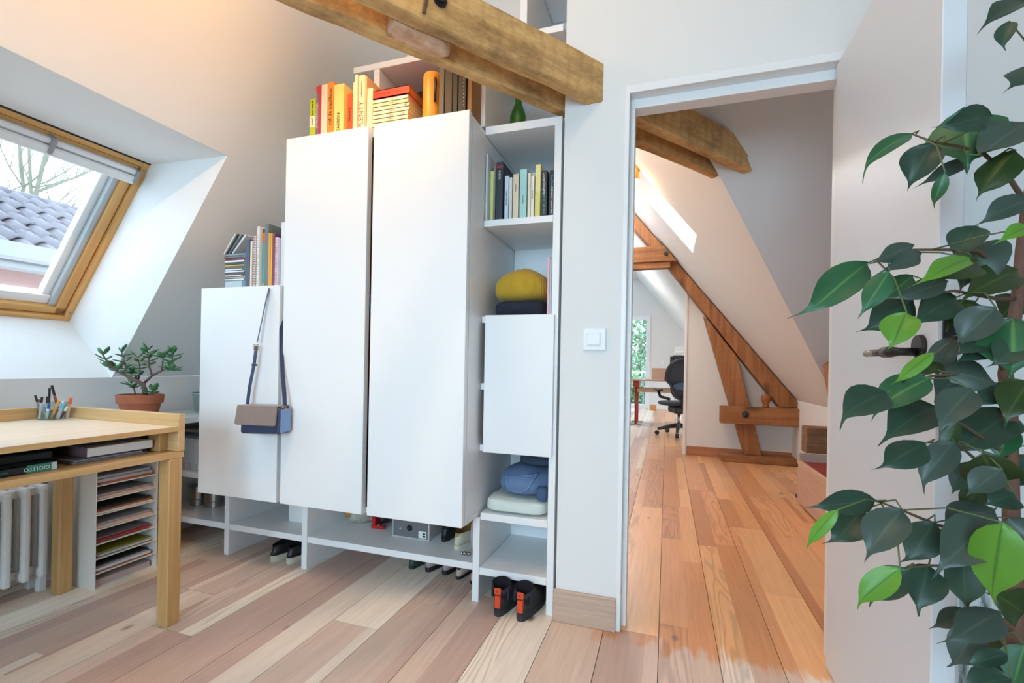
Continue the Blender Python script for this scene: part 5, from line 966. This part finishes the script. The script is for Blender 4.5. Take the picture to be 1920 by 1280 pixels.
LV = [  # base px, tip px, width px, kind
(1709,251,1600,327,26,'m'),(1749,268,1700,356,64,'d'),(1858,218,1752,242,40,'d'),(1808,205,1814,318,92,'m'),(1838,290,1945,222,54,'g'),(1905,282,1827,372,62,'o'),(1821,299,1716,352,22,'g'),(1772,322,1745,392,24,'m'),(1935,370,1832,426,42,'g'),(1833,424,1787,492,52,'d'),(1930,425,1866,458,24,'l'),(1815,460,1876,535,82,'g'),(1713,459,1632,496,28,'g'),(1727,476,1640,513,24,'g'),(1627,493,1498,604,58,'m'),(1668,508,1610,596,40,'m'),(1712,517,1648,568,34,'m'),(1818,485,1717,537,34,'l'),(1830,490,1757,528,44,'o'),(1827,500,1796,548,22,'g'),(1777,527,1668,566,36,'g'),(1907,507,1795,562,50,'o'),
(1713,560,1616,628,62,'d'),(1700,586,1670,658,58,'l'),(1792,558,1700,612,52,'d'),(1829,566,1772,618,52,'o'),(1868,577,1790,652,68,'g'),(1787,630,1753,712,44,'g'),(1900,596,1902,712,104,'m'),(1872,662,1790,680,46,'d'),(1770,694,1880,724,60,'g'),(1751,661,1674,724,28,'l'),(1752,672,1714,708,34,'o'),(1744,709,1626,781,60,'m'),(1662,736,1563,790,52,'d'),(1752,762,1648,832,60,'d'),(1822,729,1750,812,52,'g'),(1792,712,1747,748,36,'g'),(1885,725,1826,764,40,'d'),(1930,715,1876,796,60,'o'),(1898,772,1784,858,76,'d'),(1736,830,1646,884,50,'d'),(1790,828,1718,918,56,'g'),(1895,798,1868,868,50,'m'),(1842,848,1878,914,66,'o'),(1828,866,1782,928,40,'d'),
(1642,938,1512,952,44,'d'),(1571,955,1507,1030,26,'l'),(1620,955,1556,1026,66,'d'),(1692,956,1620,1052,70,'g'),(1753,978,1697,1062,64,'d'),(1866,955,1758,998,66,'g'),(1868,970,1746,1078,78,'g'),(1880,979,1856,1136,80,'l'),(1890,970,1940,1022,50,'g'),(1902,926,1846,948,52,'d'),(1688,1065,1598,1137,50,'l'),(1704,1067,1622,1132,58,'d'),(1741,1058,1717,1152,66,'d'),(1808,1046,1812,1146,60,'d'),(1920,1150,1856,1108,56,'o'),(1822,1147,1744,1180,36,'g'),(1877,1148,1772,1212,50,'g'),(1835,1163,1784,1258,54,'g'),(1872,1180,1834,1218,48,'o'),(1889,1225,1808,1252,32,'d'),(1889,1246,1822,1272,48,'d'),(1922,1208,1898,1292,58,'m'),(1897,1272,1796,1292,56,'d'),
(1930,5,1832,54,40,'d'),(1892,40,1877,96,26,'d'),(1940,122,1894,168,44,'d'),(1925,1080,1880,1150,52,'o'),(1918,640,1860,690,50,'d'),(1935,850,1900,920,56,'d'),(1850,640,1795,668,44,'d'),(1795,790,1762,860,30,'o'),(1925,560,1868,600,50,'o'),(1880,880,1810,930,52,'g'),(1845,905,1800,960,40,'o'),(1930,1010,1895,1090,54,'d')]
rl = random.Random(3); NODES = []
prof = [(0, .0), (.02, .12), (.08, .46), (.18, .80), (.30, .98), (.43, 1.0), (.56, .88), (.67, .64), (.75, .40), (.81, .21), (.86, .11), (.92, .065), (.97, .04), (1, .012)]
for i, (bu_, bv_, tu, tv, wp, k) in enumerate(LV):
    d0 = .735+.055*math.sin(i*2.39)+(.03 if k == 'o' else 0); tilt = rl.uniform(-.035, .03)
    if k == 'l': d0 = .655 if bu_ < 1860 else .625
    b_ = at(bu_, bv_, d=d0); t_ = at(tu, tv, d=d0+tilt); axis = t_-b_; Ln = axis.length; a_ = axis.normalized()
    view = ((b_+t_)/2-Vector((0, 0, 1))).normalized(); nrm = (-view+Vector((0, 0, rl.uniform(.1, .7)))+CR*rl.uniform(-.35, .35)); nrm = (nrm-a_*nrm.dot(a_)).normalized(); sd = a_.cross(nrm)
    wid = .96*wp*d0/885/max(.72, abs(nrm.dot(-view))); fold = rl.uniform(.12, .38); droop = rl.uniform(.03, .10)*Ln; wav = rl.uniform(.03, .08)*wid; curl = rl.uniform(-1.6, 1.6)
    bm = bmesh.new(); lay = bm.loops.layers.float_color.new('across'); G = []
    for f, w_ in prof:
        row = []; c = b_+axis*f+nrm*(droop*math.sin(f*math.pi)*1.0)+sd*(curl*max(0, f-.7)**2*Ln)-nrm*(max(0, f-.78)**2*Ln*1.2)
        for j in (-2, -1, 0, 1, 2):
            x = j/2*w_*wid/2; row.append((bm.verts.new(c+sd*x+nrm*(abs(j)/2*w_*wid/2*fold*(1 if fold > .2 else -1)+wav*math.sin(f*9+j)*(abs(j) == 2))), abs(j)/2))
        G.append(row)
    for p_, q_ in zip(G, G[1:]):
        for j in range(4):
            quad = (p_[j], p_[j+1], q_[j+1], q_[j]); fc = bm.faces.new([v[0] for v in quad])
            for lp, v in zip(fc.loops, quad): lp[lay] = (v[1], v[1], v[1], 1)
    o = ob('leaf', bm, LM[k], FI, smooth=True)
    if k == 'l': o['label'] = 'bright lime green young leaf'
    NODES.append((b_, a_, d0))
BRC = [[(1926, 385, .78), (1890, 330, .77), (1842, 286, .76), (1800, 275, .75), (1750, 266, .745), (1709, 251, .74)], [(1908, 540, .77), (1880, 505, .765), (1835, 470, .76), (1780, 468, .75), (1713, 468, .74), (1632, 494, .735)], [(1893, 760, .78), (1850, 725, .77), (1800, 700, .755), (1745, 705, .75), (1662, 736, .74)], [(1894, 860, .79), (1868, 838, .78), (1812, 800, .77), (1752, 764, .755)], [(1896, 965, .79), (1880, 925, .785), (1840, 870, .775), (1790, 828, .76), (1736, 830, .755)],
       [(1897, 1000, .79), (1850, 1000, .775), (1760, 985, .76), (1690, 956, .75), (1642, 938, .74)], [(1900, 1090, .785), (1830, 1062, .77), (1741, 1060, .75), (1690, 1064, .745)], [(1902, 1190, .78), (1880, 1175, .775), (1830, 1150, .765)], [(1903, 1250, .78), (1892, 1235, .775), (1870, 1180, .77)], [(1945, 280, .79), (1935, 180, .785), (1940, 122, .78)], [(1960, 120, .8), (1945, 40, .79), (1930, 5, .78)], [(1908, 560, .77), (1870, 560, .765), (1790, 545, .75), (1713, 556, .745)], [(1885, 700, .77), (1868, 668, .765), (1790, 632, .75), (1752, 664, .745)]]
segs = []
for br in BRC:
    pts = [at(u, v, d=d) for u, v, d in br]; bm = bmesh.new(); n = len(pts); tube(bm, pts, [.0042-.0031*i/(n-1) for i in range(n)], 7); ob('branch', bm, mat('ficus_twig', S(96, 76, 58), .7, var=.2, nscale=40), FI, smooth=True)
    for a, b in zip(pts, pts[1:]):
        for f in range(6): segs.append(a.lerp(b, f/6))
segs += [a.lerp(b, f/6) for a, b in zip(TRK, TRK[1:]) for f in range(6)]
bm = bmesh.new()
for b_, a_, d0 in NODES:
    q = min(segs, key=lambda s_: (s_-b_).length); m_ = b_.lerp(q, .5)-a_*.012
    if (q-b_).length > .002: tube(bm, [b_, m_, q], [.0011, .0012, .0014], 5)
ob('petioles', bm, mat('ficus_petiole', S(92, 104, 62), .6), FI, kind='stuff', smooth=True)
